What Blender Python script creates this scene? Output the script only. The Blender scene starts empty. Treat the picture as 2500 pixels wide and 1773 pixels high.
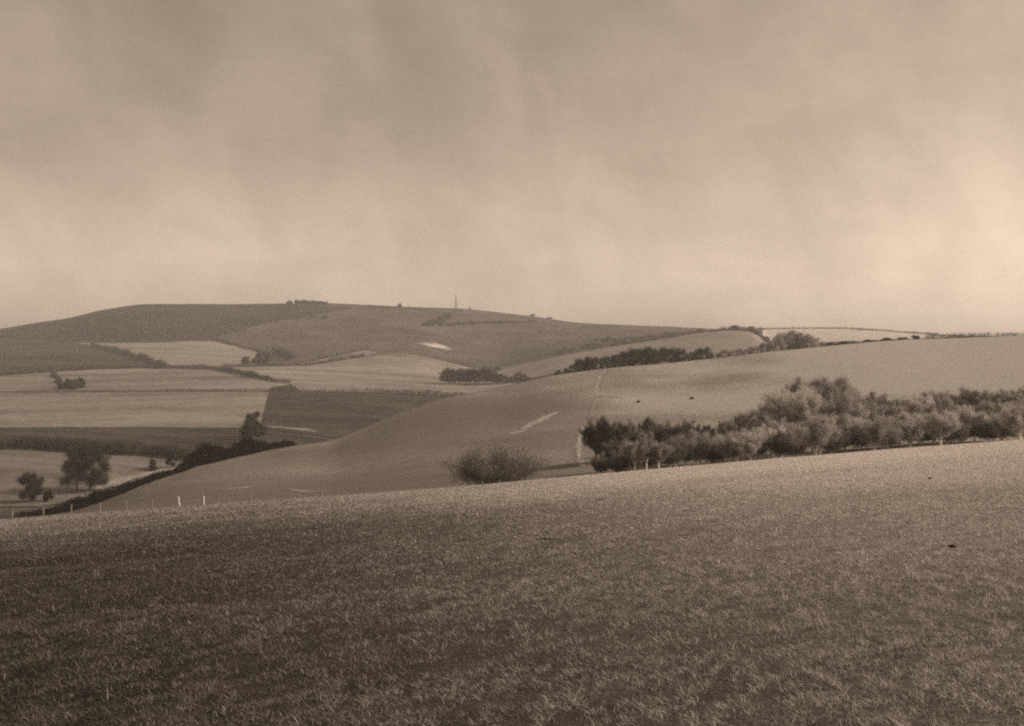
# Downland view: near pasture, wooded mid slope, valley fields, far chalk hill with a mast.
import bpy, math, random
import numpy as np

random.seed(7)
RNG = np.random.default_rng(7)
S = bpy.context.scene
COL = S.collection
F, CX, CY, H = 2721.0, 1250.0, 886.5, 1.65      # lens scale, optical axis, eye height (camera at the origin)

# ------------------------------------------------------------------ helpers
def pchip(x, y):
    x = np.asarray(x, float); y = np.asarray(y, float)
    h = np.diff(x); d = np.diff(y) / h
    m = np.zeros_like(y)
    if len(x) == 2:
        m[:] = d[0]
    else:
        w1 = 2 * h[1:] + h[:-1]; w2 = h[1:] + 2 * h[:-1]
        ok = d[1:] * d[:-1] > 0
        den = np.where(ok, w1 / np.where(d[:-1] == 0, 1, d[:-1]) + w2 / np.where(d[1:] == 0, 1, d[1:]), 1)
        m[1:-1] = np.where(ok, (w1 + w2) / den, 0)
        m[0], m[-1] = d[0], d[-1]
    def f(q):
        q = np.asarray(q, float)
        i = np.clip(np.searchsorted(x, q) - 1, 0, len(x) - 2)
        t = (q - x[i]) / h[i]
        tc = np.clip(t, 0, 1)
        r = ((1 + 2 * tc) * (1 - tc) ** 2 * y[i] + tc * (1 - tc) ** 2 * h[i] * m[i]
             + tc ** 2 * (3 - 2 * tc) * y[i + 1] + tc ** 2 * (tc - 1) * h[i] * m[i + 1])
        return r + np.where(t > 1, (t - 1) * h[i] * m[-1], 0) + np.where(t < 0, t * h[i] * m[0], 0)
    return f

def table(*pts):
    return pchip([p[0] for p in pts], [p[1] for p in pts])

def vnoise(x, y, seed=0):
    """smooth value noise in 0..1"""
    x = np.asarray(x, float); y = np.asarray(y, float)
    xi = np.floor(x).astype(np.int64); yi = np.floor(y).astype(np.int64)
    fx = x - xi; fy = y - yi
    fx = fx * fx * (3 - 2 * fx); fy = fy * fy * (3 - 2 * fy)
    def hsh(a, b):
        n = (a * 374761393 + b * 668265263 + seed * 1442695041) & 0xFFFFFFFF
        n = ((n ^ (n >> 13)) * 1274126177) & 0xFFFFFFFF
        return ((n ^ (n >> 16)) & 0xFFFF) / 65535.0
    a = hsh(xi, yi); b = hsh(xi + 1, yi); c = hsh(xi, yi + 1); d = hsh(xi + 1, yi + 1)
    return (a * (1 - fx) + b * fx) * (1 - fy) + (c * (1 - fx) + d * fx) * fy

def fbm(x, y, seed=0, n=3):
    r = 0; a = 0.5; s = 0
    for k in range(n):
        r = r + a * vnoise(x * 2 ** k, y * 2 ** k, seed + k); s += a; a *= 0.5
    return r / s

def sstep(a, b, x):
    t = np.clip((x - a) / (b - a), 0, 1)
    return t * t * (3 - 2 * t)

def mesh_np(name, verts, faces_flat, counts, attrs=None, smooth=False):
    me = bpy.data.meshes.new(name)
    verts = np.asarray(verts, np.float32)
    faces_flat = np.asarray(faces_flat, np.int32).ravel(); counts = np.asarray(counts, np.int32)
    me.vertices.add(len(verts)); me.vertices.foreach_set('co', verts.ravel())
    me.loops.add(len(faces_flat)); me.loops.foreach_set('vertex_index', faces_flat)
    starts = np.zeros(len(counts), np.int32); starts[1:] = np.cumsum(counts)[:-1]
    me.polygons.add(len(counts)); me.polygons.foreach_set('loop_start', starts)
    if smooth:
        me.polygons.foreach_set('use_smooth', np.ones(len(counts), bool))
    me.update(calc_edges=True)
    for k, v in (attrs or {}).items():
        a = me.attributes.new(k, 'FLOAT', 'POINT'); a.data.foreach_set('value', np.asarray(v, np.float32))
    me.validate()
    return me

def grid_mesh(name, P, attrs=None, smooth=True):
    """P: (rows, cols, 3)"""
    r, c = P.shape[:2]
    i = np.arange(r * c).reshape(r, c)
    q = np.stack([i[:-1, :-1], i[:-1, 1:], i[1:, 1:], i[1:, :-1]], -1).reshape(-1, 4)
    return mesh_np(name, P.reshape(-1, 3), q, np.full(len(q), 4), attrs, smooth)

def link(name, me, mat=None, parent=None, loc=None, kind=None, label=None, cat=None, group=None):
    o = bpy.data.objects.new(name, me); COL.objects.link(o)
    if mat is not None and me is not None and not me.materials: me.materials.append(mat)
    if parent is not None: o.parent = parent
    if loc is not None: o.location = loc
    if kind: o['kind'] = kind
    if label: o['label'] = label
    if cat: o['category'] = cat
    if group: o['group'] = group
    return o

# ------------------------------------------------------------------ materials (sepia print: every colour lies on one warm grey scale)
def tone(v):
    t = min(max((v - 0.04) / 0.30, 0), 1)
    return (v, v * (0.865 + 0.06 * t), v * (0.715 + 0.14 * t), 1)

class NT:
    def __init__(s, mat):
        s.t = mat.node_tree; s.t.nodes.clear()
    def n(s, typ, **kw):
        nd = s.t.nodes.new(typ)
        for k, v in kw.items():
            if k.startswith('i_'):
                nd.inputs[k[2:].replace('_', ' ')].default_value = v
            else: setattr(nd, k, v)
        return nd
    def l(s, a, b): s.t.links.new(a, b)

def ramp(nt, fac, stops):
    r = nt.n('ShaderNodeValToRGB')
    e = r.color_ramp.elements
    while len(e) < len(stops): e.new(0.5)
    for k, (p, v) in enumerate(stops):
        e[k].position = p; e[k].color = tone(v)
    nt.l(fac, r.inputs[0]); return r.outputs[0]

def ground_mat(name, lo, hi, scale=(0.02, 0.02), fine=0.25, bump=0.35, row=None, row_amt=0.2, rot=0.0, grain=0.22):
    """dull ground: broad drifts + finer mottling (+ optional crop rows), no gloss"""
    m = bpy.data.materials.new(name); m.use_nodes = True
    nt = NT(m)
    co = nt.n('ShaderNodeTexCoord')
    mp = nt.n('ShaderNodeMapping'); mp.inputs['Rotation'].default_value = (0, 0, rot)
    nt.l(co.outputs['Object'], mp.inputs['Vector'])
    sc = nt.n('ShaderNodeMapping'); sc.inputs['Scale'].default_value = (scale[0], scale[1], 0.02)
    nt.l(mp.outputs[0], sc.inputs['Vector'])
    n1 = nt.n('ShaderNodeTexNoise', i_Scale=1.0, i_Detail=5.0, i_Roughness=0.6)
    nt.l(sc.outputs[0], n1.inputs['Vector'])
    n2 = nt.n('ShaderNodeTexNoise', i_Scale=fine, i_Detail=4.0, i_Roughness=0.65)
    nt.l(co.outputs['Object'], n2.inputs['Vector'])
    mx = nt.n('ShaderNodeMath', operation='MULTIPLY_ADD'); mx.inputs[1].default_value = grain * 2
    ad = nt.n('ShaderNodeMath', operation='SUBTRACT'); ad.inputs[1].default_value = 0.5
    nt.l(n2.outputs[0], ad.inputs[0]); nt.l(ad.outputs[0], mx.inputs[0]); nt.l(n1.outputs[0], mx.inputs[2])
    n3 = nt.n('ShaderNodeTexNoise', i_Scale=fine * 6, i_Detail=3.0, i_Roughness=0.7)
    sc3 = nt.n('ShaderNodeMapping'); sc3.inputs['Scale'].default_value = (1, 0.35, 0.35)
    nt.l(co.outputs['Object'], sc3.inputs['Vector']); nt.l(sc3.outputs[0], n3.inputs['Vector'])
    m3 = nt.n('ShaderNodeMath', operation='MULTIPLY_ADD'); m3.inputs[1].default_value = grain * 2.2
    a3 = nt.n('ShaderNodeMath', operation='SUBTRACT'); a3.inputs[1].default_value = 0.5
    nt.l(n3.outputs[0], a3.inputs[0]); nt.l(a3.outputs[0], m3.inputs[0]); nt.l(mx.outputs[0], m3.inputs[2])
    val = m3.outputs[0]
    if row:
        wv = nt.n('ShaderNodeTexWave', i_Scale=row, i_Distortion=1.5, i_Detail=2.0)
        wv.inputs['Detail Scale'].default_value = 0.6
        nt.l(mp.outputs[0], wv.inputs['Vector'])
        wa = nt.n('ShaderNodeMath', operation='MULTIPLY_ADD'); wa.inputs[1].default_value = row_amt
        nt.l(wv.outputs[1], wa.inputs[0]); nt.l(val, wa.inputs[2])
        wb = nt.n('ShaderNodeMath', operation='SUBTRACT'); wb.inputs[1].default_value = row_amt * 0.5
        nt.l(wa.outputs[0], wb.inputs[0]); val = wb.outputs[0]
    colr = ramp(nt, val, [(0.25, lo), (0.75, hi)])
    bs = nt.n('ShaderNodeBsdfPrincipled', i_Roughness=1.0)
    bs.inputs['Specular IOR Level'].default_value = 0.0
    nt.l(colr, bs.inputs['Base Color'])
    bm = nt.n('ShaderNodeBump', i_Strength=bump, i_Distance=1.0)
    nt.l(n2.outputs[0], bm.inputs['Height']); nt.l(bm.outputs[0], bs.inputs['Normal'])
    out = nt.n('ShaderNodeOutputMaterial'); nt.l(bs.outputs[0], out.inputs[0])
    return m

def leaf_mat(name, lo, hi, trans=0.25, scale=0.6):
    m = bpy.data.materials.new(name); m.use_nodes = True
    nt = NT(m)
    co = nt.n('ShaderNodeTexCoord'); oi = nt.n('ShaderNodeObjectInfo')
    ns = nt.n('ShaderNodeTexNoise', i_Scale=scale, i_Detail=3.0)
    nt.l(co.outputs['Object'], ns.inputs['Vector'])
    ge = nt.n('ShaderNodeNewGeometry')
    a = nt.n('ShaderNodeMath', operation='MULTIPLY_ADD'); a.inputs[1].default_value = 0.35
    nt.l(ge.outputs['Random Per Island'], a.inputs[0]); nt.l(ns.outputs[0], a.inputs[2])
    b = nt.n('ShaderNodeMath', operation='MULTIPLY_ADD'); b.inputs[1].default_value = 0.25
    nt.l(oi.outputs['Random'], b.inputs[0]); nt.l(a.outputs[0], b.inputs[2])
    c = ramp(nt, b.outputs[0], [(0.45, lo), (1.05, hi)])
    d = nt.n('ShaderNodeBsdfDiffuse'); t = nt.n('ShaderNodeBsdfTranslucent')
    nt.l(c, d.inputs[0]); nt.l(c, t.inputs[0])
    mx = nt.n('ShaderNodeMixShader'); mx.inputs[0].default_value = trans
    nt.l(d.outputs[0], mx.inputs[1]); nt.l(t.outputs[0], mx.inputs[2])
    out = nt.n('ShaderNodeOutputMaterial'); nt.l(mx.outputs[0], out.inputs[0])
    return m

def plain_mat(name, lo, hi, scale=3.0, rough=0.9):
    m = bpy.data.materials.new(name); m.use_nodes = True
    nt = NT(m)
    co = nt.n('ShaderNodeTexCoord')
    mp = nt.n('ShaderNodeMapping'); mp.inputs['Scale'].default_value = (1, 1, 0.25)
    nt.l(co.outputs['Object'], mp.inputs['Vector'])
    ns = nt.n('ShaderNodeTexNoise', i_Scale=scale, i_Detail=5.0)
    nt.l(mp.outputs[0], ns.inputs['Vector'])
    bs = nt.n('ShaderNodeBsdfPrincipled', i_Roughness=rough)
    bs.inputs['Specular IOR Level'].default_value = 0.1
    nt.l(ramp(nt, ns.outputs[0], [(0.3, lo), (0.7, hi)]), bs.inputs['Base Color'])
    bm = nt.n('ShaderNodeBump', i_Strength=0.4, i_Distance=0.02)
    nt.l(ns.outputs[0], bm.inputs['Height']); nt.l(bm.outputs[0], bs.inputs['Normal'])
    out = nt.n('ShaderNodeOutputMaterial'); nt.l(bs.outputs[0], out.inputs[0])
    return m

# ------------------------------------------------------------------ lie of the land
crest_t = table((-1500, 1385), (-600, 1312), (92, 1262), (350, 1244), (611, 1225), (860, 1208), (1103, 1190), (1452, 1159),
                (1856, 1124), (2150, 1100), (2400, 1081), (2800, 1052), (4000, 965))
mid_py = table((-1500, 1420), (-300, 1330), (0, 1276), (91, 1262), (174, 1250), (244, 1228), (342, 1187), (407, 1164), (462, 1146), (580, 1118),
               (699, 1093), (808, 1075), (873, 1050), (983, 1004), (1092, 972), (1201, 950), (1365, 915), (1474, 901),
               (1638, 886), (1856, 862), (2183, 832), (2400, 824), (2600, 818), (4000, 800))
mid_Y = table((-1500, 250), (0, 262), (91, 268), (438, 330), (800, 430), (1100, 520), (1474, 600), (1856, 650), (2400, 700), (4000, 720))
v2_t = table((-1500, 1090), (0, 1097), (92, 1100), (250, 1107), (430, 1117), (700, 1112), (4000, 1110))
v4_t = table((-1500, 962), (0, 960), (600, 955), (1130, 966), (4000, 966))
v5_t = table((-1500, 905), (600, 906), (900, 915), (1150, 928), (1245, 921), (1400, 892), (1600, 860), (1750, 846), (1850, 848),
             (1900, 850), (2100, 838), (2400, 829), (4000, 818))
v6_t = table((-1500, 868), (400, 868), (700, 884), (853, 876), (927, 867), (983, 865), (1038, 871), (1093, 886), (1149, 898), (1212, 905),
             (1280, 889), (1350, 871), (1433, 857), (1516, 842), (1627, 826), (1710, 813), (1793, 806), (1835, 809), (1871, 835),
             (1950, 841), (2100, 834), (2400, 826), (4000, 815))
dip_t = table((-1500, -8), (700, -8), (900, 2), (1000, 4), (1800, 6), (1890, 0), (2400, -1), (4000, -1))
sky_t = table((-1500, 846), (-500, 830), (0, 803), (92, 788), (164, 777), (273, 753), (360, 743), (458, 742), (568, 743), (699, 741), (764, 740), (873, 744),
              (983, 749), (1113, 753), (1201, 761), (1310, 774), (1419, 789), (1528, 794), (1638, 798), (1747, 803), (1856, 803),
              (1943, 801), (2074, 802), (2183, 809), (2271, 817), (2400, 820), (2600, 826), (4000, 846))

def ctrl(px):
    c = float(crest_t(px)); pm = float(mid_py(px)); Ym = float(mid_Y(px))
    p0 = max(c + 4, pm + 2); kk = math.log(0.965 * Ym / 225) / math.log(Ym / 225)
    L = [(150, c + 45), (190, c + 22), (225, p0), (0.965 * Ym, p0 + (pm - p0) * kk * 0.985), (Ym, pm), (Ym + 60, pm + 26)]
    Y1 = max(430, Ym + 110)
    L.append((Y1, min(1235, pm + 60)))
    L.append((max(545, Y1 + 60), min(float(v2_t(px)), pm + 55)))
    L.append((max(720, Y1 + 130), min(1043, pm + 50)))
    L.append((980, min(float(v4_t(px)), pm + 45)))
    L.append((1270, float(v5_t(px))))
    p6 = float(v6_t(px)); L.append((1550, p6))
    p7 = p6 + float(dip_t(px)); L.append((1660, p7))
    sk = float(sky_t(px))
    L.append((1980, p7 + (sk - p7) * 0.42)); L.append((2320, p7 + (sk - p7) * 0.86)); L.append((2560, sk))
    L.append((2800, sk + 5)); L.append((3300, 880)); L.append((4000, 895))
    return np.array([a for a, _ in L], float), np.array([b for _, b in L], float)

def prof(px):
    Ys, ps = ctrl(px)
    f = pchip(np.log(Ys), ps)
    return lambda Y: f(np.log(np.asarray(Y, float)))

def bumps(X, Y):
    a = sstep(170, 230, Y)
    return a * ((fbm(X / 60, Y / 60, 11) - 0.5) * 1.6 * np.clip(Y / 900, 0.35, 1.6) + (fbm(X / 13, Y / 13, 31) - 0.5) * 0.35)

def far_z(px, Y):
    Y = np.asarray(Y, float)
    return -(prof(px)(Y) - CY) / F * Y + bumps((px - CX) / F * Y, Y)

# near pasture: tilted plane that rolls over at the crest
_p = np.linspace(0, 2500, 60)
_s = (crest_t(_p) - CY) / F - H / 122.0
_A = np.stack([np.ones_like(_p), -(_p - CX) / F], 1)
S0, B0 = np.linalg.lstsq(_A, _s, rcond=None)[0]
def near_z(X, Y):
    X = np.asarray(X, float); Y = np.asarray(Y, float)
    z = -H - S0 * Y + B0 * X
    px = np.clip(CX + F * X / np.maximum(Y, 20), -300, 2800)
    res = ((crest_t(px) - CY) / F - H / 122.0) - (S0 - B0 * (px - CX) / F)
    z = z - res * Y * sstep(45, 110, Y)
    z = z - 0.0012 * np.clip(Y - 118, 0, None) ** 2
    z = z + (fbm(X / 9, Y / 9, 3) - 0.5) * 0.22 * sstep(6, 30, Y) * (1 - 0.6 * sstep(90, 120, Y))
    return z

def ground_at(px, py, Ymin=None):
    """the ground point seen along a sight line, beyond Ymin"""
    if Ymin is None: Ymin = float(mid_Y(px)) + 60
    Ys = np.exp(np.linspace(math.log(Ymin), math.log(2900), 900))
    p = prof(px)(Ys)
    m = np.minimum.accumulate(p)
    k = int(np.argmax(m <= py)) if (m <= py).any() else int(np.argmin(p))
    if k > 0 and p[k] <= py < p[k - 1]:
        t = (py - p[k - 1]) / (p[k] - p[k - 1]); Y = Ys[k - 1] + t * (Ys[k] - Ys[k - 1])
    else: Y = Ys[k]
    return (px - CX) / F * Y, Y, float(far_z(px, Y))

def at_depth(px, Y):
    return (px - CX) / F * Y, Y, float(far_z(px, Y))

# --- ground sheets
pxs = np.concatenate([np.arange(-1500, -100, 40), np.arange(-100, 2600, 6), np.arange(2600, 4001, 40)])
Yrow = np.exp(np.linspace(math.log(150), math.log(4000), 330))
P = np.zeros((len(Yrow), len(pxs), 3))
for j, px in enumerate(pxs):
    P[:, j, 0] = (px - CX) / F * Yrow; P[:, j, 1] = Yrow; P[:, j, 2] = far_z(px, Yrow)
M_down = ground_mat('downland_turf', 0.045, 0.125, (0.010, 0.010), 0.10, 0.5)
terrain = link('terrain', grid_mesh('terrain', P), M_down, kind='structure')

xs = np.concatenate([np.arange(-170, -60, 5), np.arange(-60, 60, 1.0), np.arange(60, 171, 5)])
ys = np.concatenate([np.arange(-40, 4, 2), np.arange(4, 40, 0.5), np.arange(40, 192, 1.0)])
XX, YY = np.meshgrid(xs, ys)
P = np.stack([XX, YY, near_z(XX, YY)], -1)
def thatch_mat():
    m = bpy.data.materials.new('thatch'); m.use_nodes = True
    nt = NT(m)
    at = nt.n('ShaderNodeAttribute', attribute_name='dry_shade'); co = nt.n('ShaderNodeTexCoord')
    n1 = nt.n('ShaderNodeTexNoise', i_Scale=14.0, i_Detail=6.0, i_Roughness=0.8); nt.l(co.outputs['Object'], n1.inputs['Vector'])
    n2 = nt.n('ShaderNodeTexNoise', i_Scale=1.6, i_Detail=5.0, i_Roughness=0.7); nt.l(co.outputs['Object'], n2.inputs['Vector'])
    a = nt.n('ShaderNodeMath', operation='MULTIPLY_ADD'); a.inputs[1].default_value = 0.9; nt.l(n1.outputs[0], a.inputs[0]); nt.l(at.outputs['Fac'], a.inputs[2])
    b = nt.n('ShaderNodeMath', operation='MULTIPLY_ADD'); b.inputs[1].default_value = 0.6; nt.l(n2.outputs[0], b.inputs[0]); nt.l(a.outputs[0], b.inputs[2])
    c = nt.n('ShaderNodeMath', operation='SUBTRACT'); c.inputs[1].default_value = 0.75; nt.l(b.outputs[0], c.inputs[0])
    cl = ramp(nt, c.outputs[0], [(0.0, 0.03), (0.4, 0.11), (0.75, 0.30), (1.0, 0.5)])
    bs = nt.n('ShaderNodeBsdfPrincipled', i_Roughness=1.0); bs.inputs['Specular IOR Level'].default_value = 0
    nt.l(cl, bs.inputs['Base Color'])
    bm = nt.n('ShaderNodeBump', i_Strength=0.6, i_Distance=0.04); nt.l(n1.outputs[0], bm.inputs['Height']); nt.l(bm.outputs[0], bs.inputs['Normal'])
    out = nt.n('ShaderNodeOutputMaterial'); nt.l(bs.outputs[0], out.inputs[0])
    return m
ground_grid = P

# --- field sheets draped on the terrain
def interp(pts, x):
    return np.interp(x, [p[0] for p in pts], [p[1] for p in pts])

def drape(name, upper, lower, mat, lift=0.35, rows=36, step=4.0, Ymin=None, kind='structure', taper=False):
    if upper[0][0] < 100 and lower[0][0] < 100:      # fields on the left run on beyond the view
        upper = [(-420, upper[0][1] + 4)] + upper; lower = [(-420, lower[0][1] + 4)] + lower
    x0 = max(upper[0][0], lower[0][0]); x1 = min(upper[-1][0], lower[-1][0])
    n = max(6, int((x1 - x0) / step))
    cols = np.linspace(x0, x1, n)
    P = np.zeros((rows, n, 3))
    for j, px in enumerate(cols):
        a = float(interp(lower, px)); b = float(interp(upper, px))
        ym = Ymin if Ymin is not None else float(mid_Y(px)) + 60
        Ys = np.exp(np.linspace(math.log(ym), math.log(2900), 700))
        m = np.minimum.accumulate(prof(px)(Ys))
        jit = (vnoise(px * 0.15, 0, 5) - 0.5) * 1.2
        tgt = np.linspace(a + jit, b + jit, rows)
        Y = np.interp(-tgt, -m + np.arange(len(m)) * 1e-7, Ys)
        P[:, j, 0] = (px - CX) / F * Y; P[:, j, 1] = Y; P[:, j, 2] = far_z(px, Y) + lift
    return link(name, grid_mesh(name, P), mat, kind=kind)

M_stub = ground_mat('pale_stubble', 0.14, 0.30, (0.006, 0.02), 0.06, 0.2, rot=math.radians(12))
M_stub2 = ground_mat('stubble', 0.105, 0.275, (0.006, 0.02), 0.06, 0.2, rot=math.radians(-10))
M_pale = ground_mat('pale_plough', 0.14, 0.31, (0.006, 0.02), 0.05, 0.2, rot=math.radians(6))
M_dark = ground_mat('dark_plough', 0.03, 0.09, (0.006, 0.03), 0.08, 0.3, rot=math.radians(20))
M_hill_shade = ground_mat('downland_shade', 0.018, 0.056, (0.006, 0.006), 0.06, 0.5)  # shade on the hill's left face, painted as darker turf
M_ridge = ground_mat('ridge_pasture', 0.18, 0.26, (0.006, 0.012), 0.06, 0.35)
M_valley_field = ground_mat('valley_grass', 0.09, 0.225, (0.012, 0.05), 0.12, 0.3, rot=math.radians(8))
M_white = ground_mat('bleached_field', 0.40, 0.50, (0.004, 0.02), 0.05, 0.2)
M_chalk = ground_mat('bare_chalk', 0.62, 0.85, (0.05, 0.05), 0.3, 0.3)
M_scar = ground_mat('chalky_turf', 0.26, 0.42, (0.06, 0.06), 0.4, 0.3)
M_rut = ground_mat('worn_turf', 0.20, 0.30, (0.06, 0.06), 0.4, 0.3)
M_rough = ground_mat('rough_grass', 0.05, 0.10, (0.012, 0.03), 0.10, 0.5)

drape('hill', [(-500, 832), (92, 790), (164, 779), (273, 755), (360, 745), (458, 744), (568, 745), (699, 744), (800, 748), (860, 752)],
      [(-500, 835), (92, 826), (187, 834), (376, 836), (468, 830), (523, 826), (640, 792), (760, 769), (860, 753)], M_hill_shade, rows=50)
drape('field', [(0, 826), (92, 829), (187, 838), (246, 850), (302, 865), (368, 887), (394, 897)],
      [(0, 918), (92, 913), (228, 904), (339, 899), (394, 898)], M_dark)
drape('field', [(187, 837), (254, 838), (376, 837), (468, 832), (523, 833), (579, 848), (630, 860), (640, 876)],
      [(187, 838), (246, 850), (302, 865), (368, 887), (424, 893), (542, 895), (628, 891), (640, 878)], M_stub)
drape('field', [(0, 918), (91, 913), (228, 905), (339, 900), (505, 902), (579, 913), (671, 933), (708, 937)],
      [(0, 962), (91, 960), (265, 958), (450, 956), (640, 956), (708, 938)], M_stub2)
drape('field', [(535, 898), (708, 894), (761, 892), (853, 878), (927, 867), (983, 864.5), (1038, 870), (1093, 885), (1149, 898), (1212, 905), (1262, 938)],
      [(535, 899), (600, 907), (671, 932), (708, 937), (730, 957), (850, 959), (1000, 963), (1130, 968), (1180, 972), (1262, 940)], M_pale, rows=44, step=3)
drape('field', [(700, 892), (761, 883), (887, 855), (920, 862)], [(700, 893), (761, 888), (853, 876), (920, 864)], M_ridge)
drape('field', [(0, 962), (91, 961), (450, 958), (656, 957)], [(0, 1046), (91, 1045), (350, 1043), (600, 1046), (635, 1042), (656, 958)], M_stub2, step=3)
drape('field', [(636, 1040), (657, 959), (850, 961), (1000, 965), (1130, 970), (1160, 974)],
      [(636, 1043), (700, 1056), (780, 1066), (860, 1078), (960, 1040), (1160, 978)], M_dark, step=3)
drape('field', [(0, 1047), (91, 1046), (350, 1044), (600, 1047), (640, 1045), (700, 1060), (800, 1074)],
      [(0, 1092), (91, 1095), (250, 1102), (430, 1112), (600, 1112), (720, 1100), (800, 1080)], M_dark)
drape('field', [(-60, 1093), (0, 1097), (92, 1101), (250, 1108), (400, 1117), (470, 1130)],
      [(-60, 1240), (0, 1240), (92, 1240), (250, 1215), (400, 1165), (470, 1140)], M_valley_field, Ymin=None)
drape('field', [(1212, 906), (1280, 890), (1350, 872), (1433, 858), (1516, 843), (1627, 827), (1710, 813.5), (1793, 807), (1835, 810), (1874, 836)],
      [(1212, 935), (1280, 926), (1365, 912), (1474, 900), (1638, 885), (1856, 862), (1874, 858)], M_ridge, rows=44)
drape('field', [(1862, 805), (1943, 803), (2074, 804), (2183, 811), (2271, 819), (2330, 822)],
      [(1862, 822), (1880, 838), (1950, 840), (2100, 833), (2271, 826), (2330, 824)], M_white)
# rough scrubby turf at the foot of the far hill
drape('hill', [(1180, 893), (1300, 862), (1420, 838), (1500, 826), (1600, 815), (1690, 806)],
      [(1180, 898), (1280, 884), (1350, 867), (1433, 853), (1516, 838), (1690, 811)], M_rough, Ymin=1640)

# mid slope pasture, turning paler towards the right
def slope_mat():
    m = bpy.data.materials.new('slope_pasture'); m.use_nodes = True
    nt = NT(m)
    co = nt.n('ShaderNodeTexCoord')
    n1 = nt.n('ShaderNodeTexNoise', i_Scale=0.012, i_Detail=5.0); nt.l(co.outputs['Object'], n1.inputs['Vector'])
    n2 = nt.n('ShaderNodeTexNoise', i_Scale=0.9, i_Detail=5.0, i_Roughness=0.75); nt.l(co.outputs['Object'], n2.inputs['Vector'])
    sp = nt.n('ShaderNodeSeparateXYZ'); nt.l(co.outputs['Object'], sp.inputs[0])
    mr = nt.n('ShaderNodeMapRange'); mr.inputs[1].default_value = -40; mr.inputs[2].default_value = 240
    nt.l(sp.outputs[0], mr.inputs[0])
    a = nt.n('ShaderNodeMath', operation='MULTIPLY_ADD'); a.inputs[1].default_value = 0.54
    n1s = nt.n('ShaderNodeMath', operation='MULTIPLY_ADD'); n1s.inputs[1].default_value = 0.8; n1s.inputs[2].default_value = 0.08
    nt.l(n1.outputs[0], n1s.inputs[0]); nt.l(mr.outputs[0], a.inputs[0]); nt.l(n1s.outputs[0], a.inputs[2])
    b = nt.n('ShaderNodeMath', operation='MULTIPLY_ADD'); b.inputs[1].default_value = 0.95
    b0 = nt.n('ShaderNodeMath', operation='SUBTRACT'); b0.inputs[1].default_value = 0.18; nt.l(n2.outputs[0], b0.inputs[0])
    nt.l(b0.outputs[0], b.inputs[0]); nt.l(a.outputs[0], b.inputs[2])
    c = ramp(nt, b.outputs[0], [(0.30, 0.112), (0.75, 0.148), (1.05, 0.225), (1.4, 0.34)])
    e = nt.n('ShaderNodeMath', operation='MULTIPLY'); e.inputs[1].default_value = 1.0
    bs = nt.n('ShaderNodeBsdfPrincipled', i_Roughness=1.0); bs.inputs['Specular IOR Level'].default_value = 0
    nt.l(c, bs.inputs['Base Color'])
    bm = nt.n('ShaderNodeBump', i_Strength=0.5, i_Distance=0.6); nt.l(n2.outputs[0], bm.inputs['Height']); nt.l(bm.outputs[0], bs.inputs['Normal'])
    out = nt.n('ShaderNodeOutputMaterial'); nt.l(bs.outputs[0], out.inputs[0])
    return m
cols = np.concatenate([np.arange(-300, 0, 30), np.arange(0, 2600, 6), np.arange(2600, 3201, 30)])
Pm = np.zeros((110, len(cols), 3))
for j, px in enumerate(cols):
    Ym = float(mid_Y(px)); Yv = np.linspace(176, Ym + 14, 110)
    Pm[:, j, 0] = (px - CX) / F * Yv; Pm[:, j, 1] = Yv; Pm[:, j, 2] = far_z(px, Yv) + 0.15
link('slope', grid_mesh('slope', Pm), slope_mat(), kind='structure')

def soft(mat):
    nt = mat.node_tree
    out = [n for n in nt.nodes if n.type == 'OUTPUT_MATERIAL'][0]; bs = [n for n in nt.nodes if n.type == 'BSDF_PRINCIPLED'][0]
    at = nt.nodes.new('ShaderNodeAttribute'); at.attribute_name = 'edge'
    co = nt.nodes.new('ShaderNodeTexCoord'); ns = nt.nodes.new('ShaderNodeTexNoise'); ns.inputs['Scale'].default_value = 0.7; ns.inputs['Detail'].default_value = 5
    nt.links.new(co.outputs['Object'], ns.inputs['Vector'])
    ad = nt.nodes.new('ShaderNodeMath'); ad.operation = 'ADD'; nt.links.new(at.outputs['Fac'], ad.inputs[0]); nt.links.new(ns.outputs[0], ad.inputs[1])
    mr = nt.nodes.new('ShaderNodeMapRange'); mr.inputs[1].default_value = 0.55; mr.inputs[2].default_value = 1.25; nt.links.new(ad.outputs[0], mr.inputs[0])
    tr = nt.nodes.new('ShaderNodeBsdfTransparent'); mx = nt.nodes.new('ShaderNodeMixShader')
    nt.links.new(mr.outputs[0], mx.inputs[0]); nt.links.new(tr.outputs[0], mx.inputs[1]); nt.links.new(bs.outputs[0], mx.inputs[2]); nt.links.new(mx.outputs[0], out.inputs[0])
    return mat
M_chalk_s = soft(ground_mat('bare_chalk_patch', 0.36, 0.52, (0.05, 0.05), 0.3, 0.3))
M_scar_s = soft(ground_mat('chalky_turf_scar', 0.24, 0.40, (0.06, 0.06), 0.4, 0.3))
M_rut_s = soft(ground_mat('worn_turf_rut', 0.17, 0.28, (0.06, 0.06), 0.4, 0.3))
M_strip_s = soft(ground_mat('trodden_strip', 0.22, 0.32, (0.06, 0.06), 0.4, 0.3))

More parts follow.
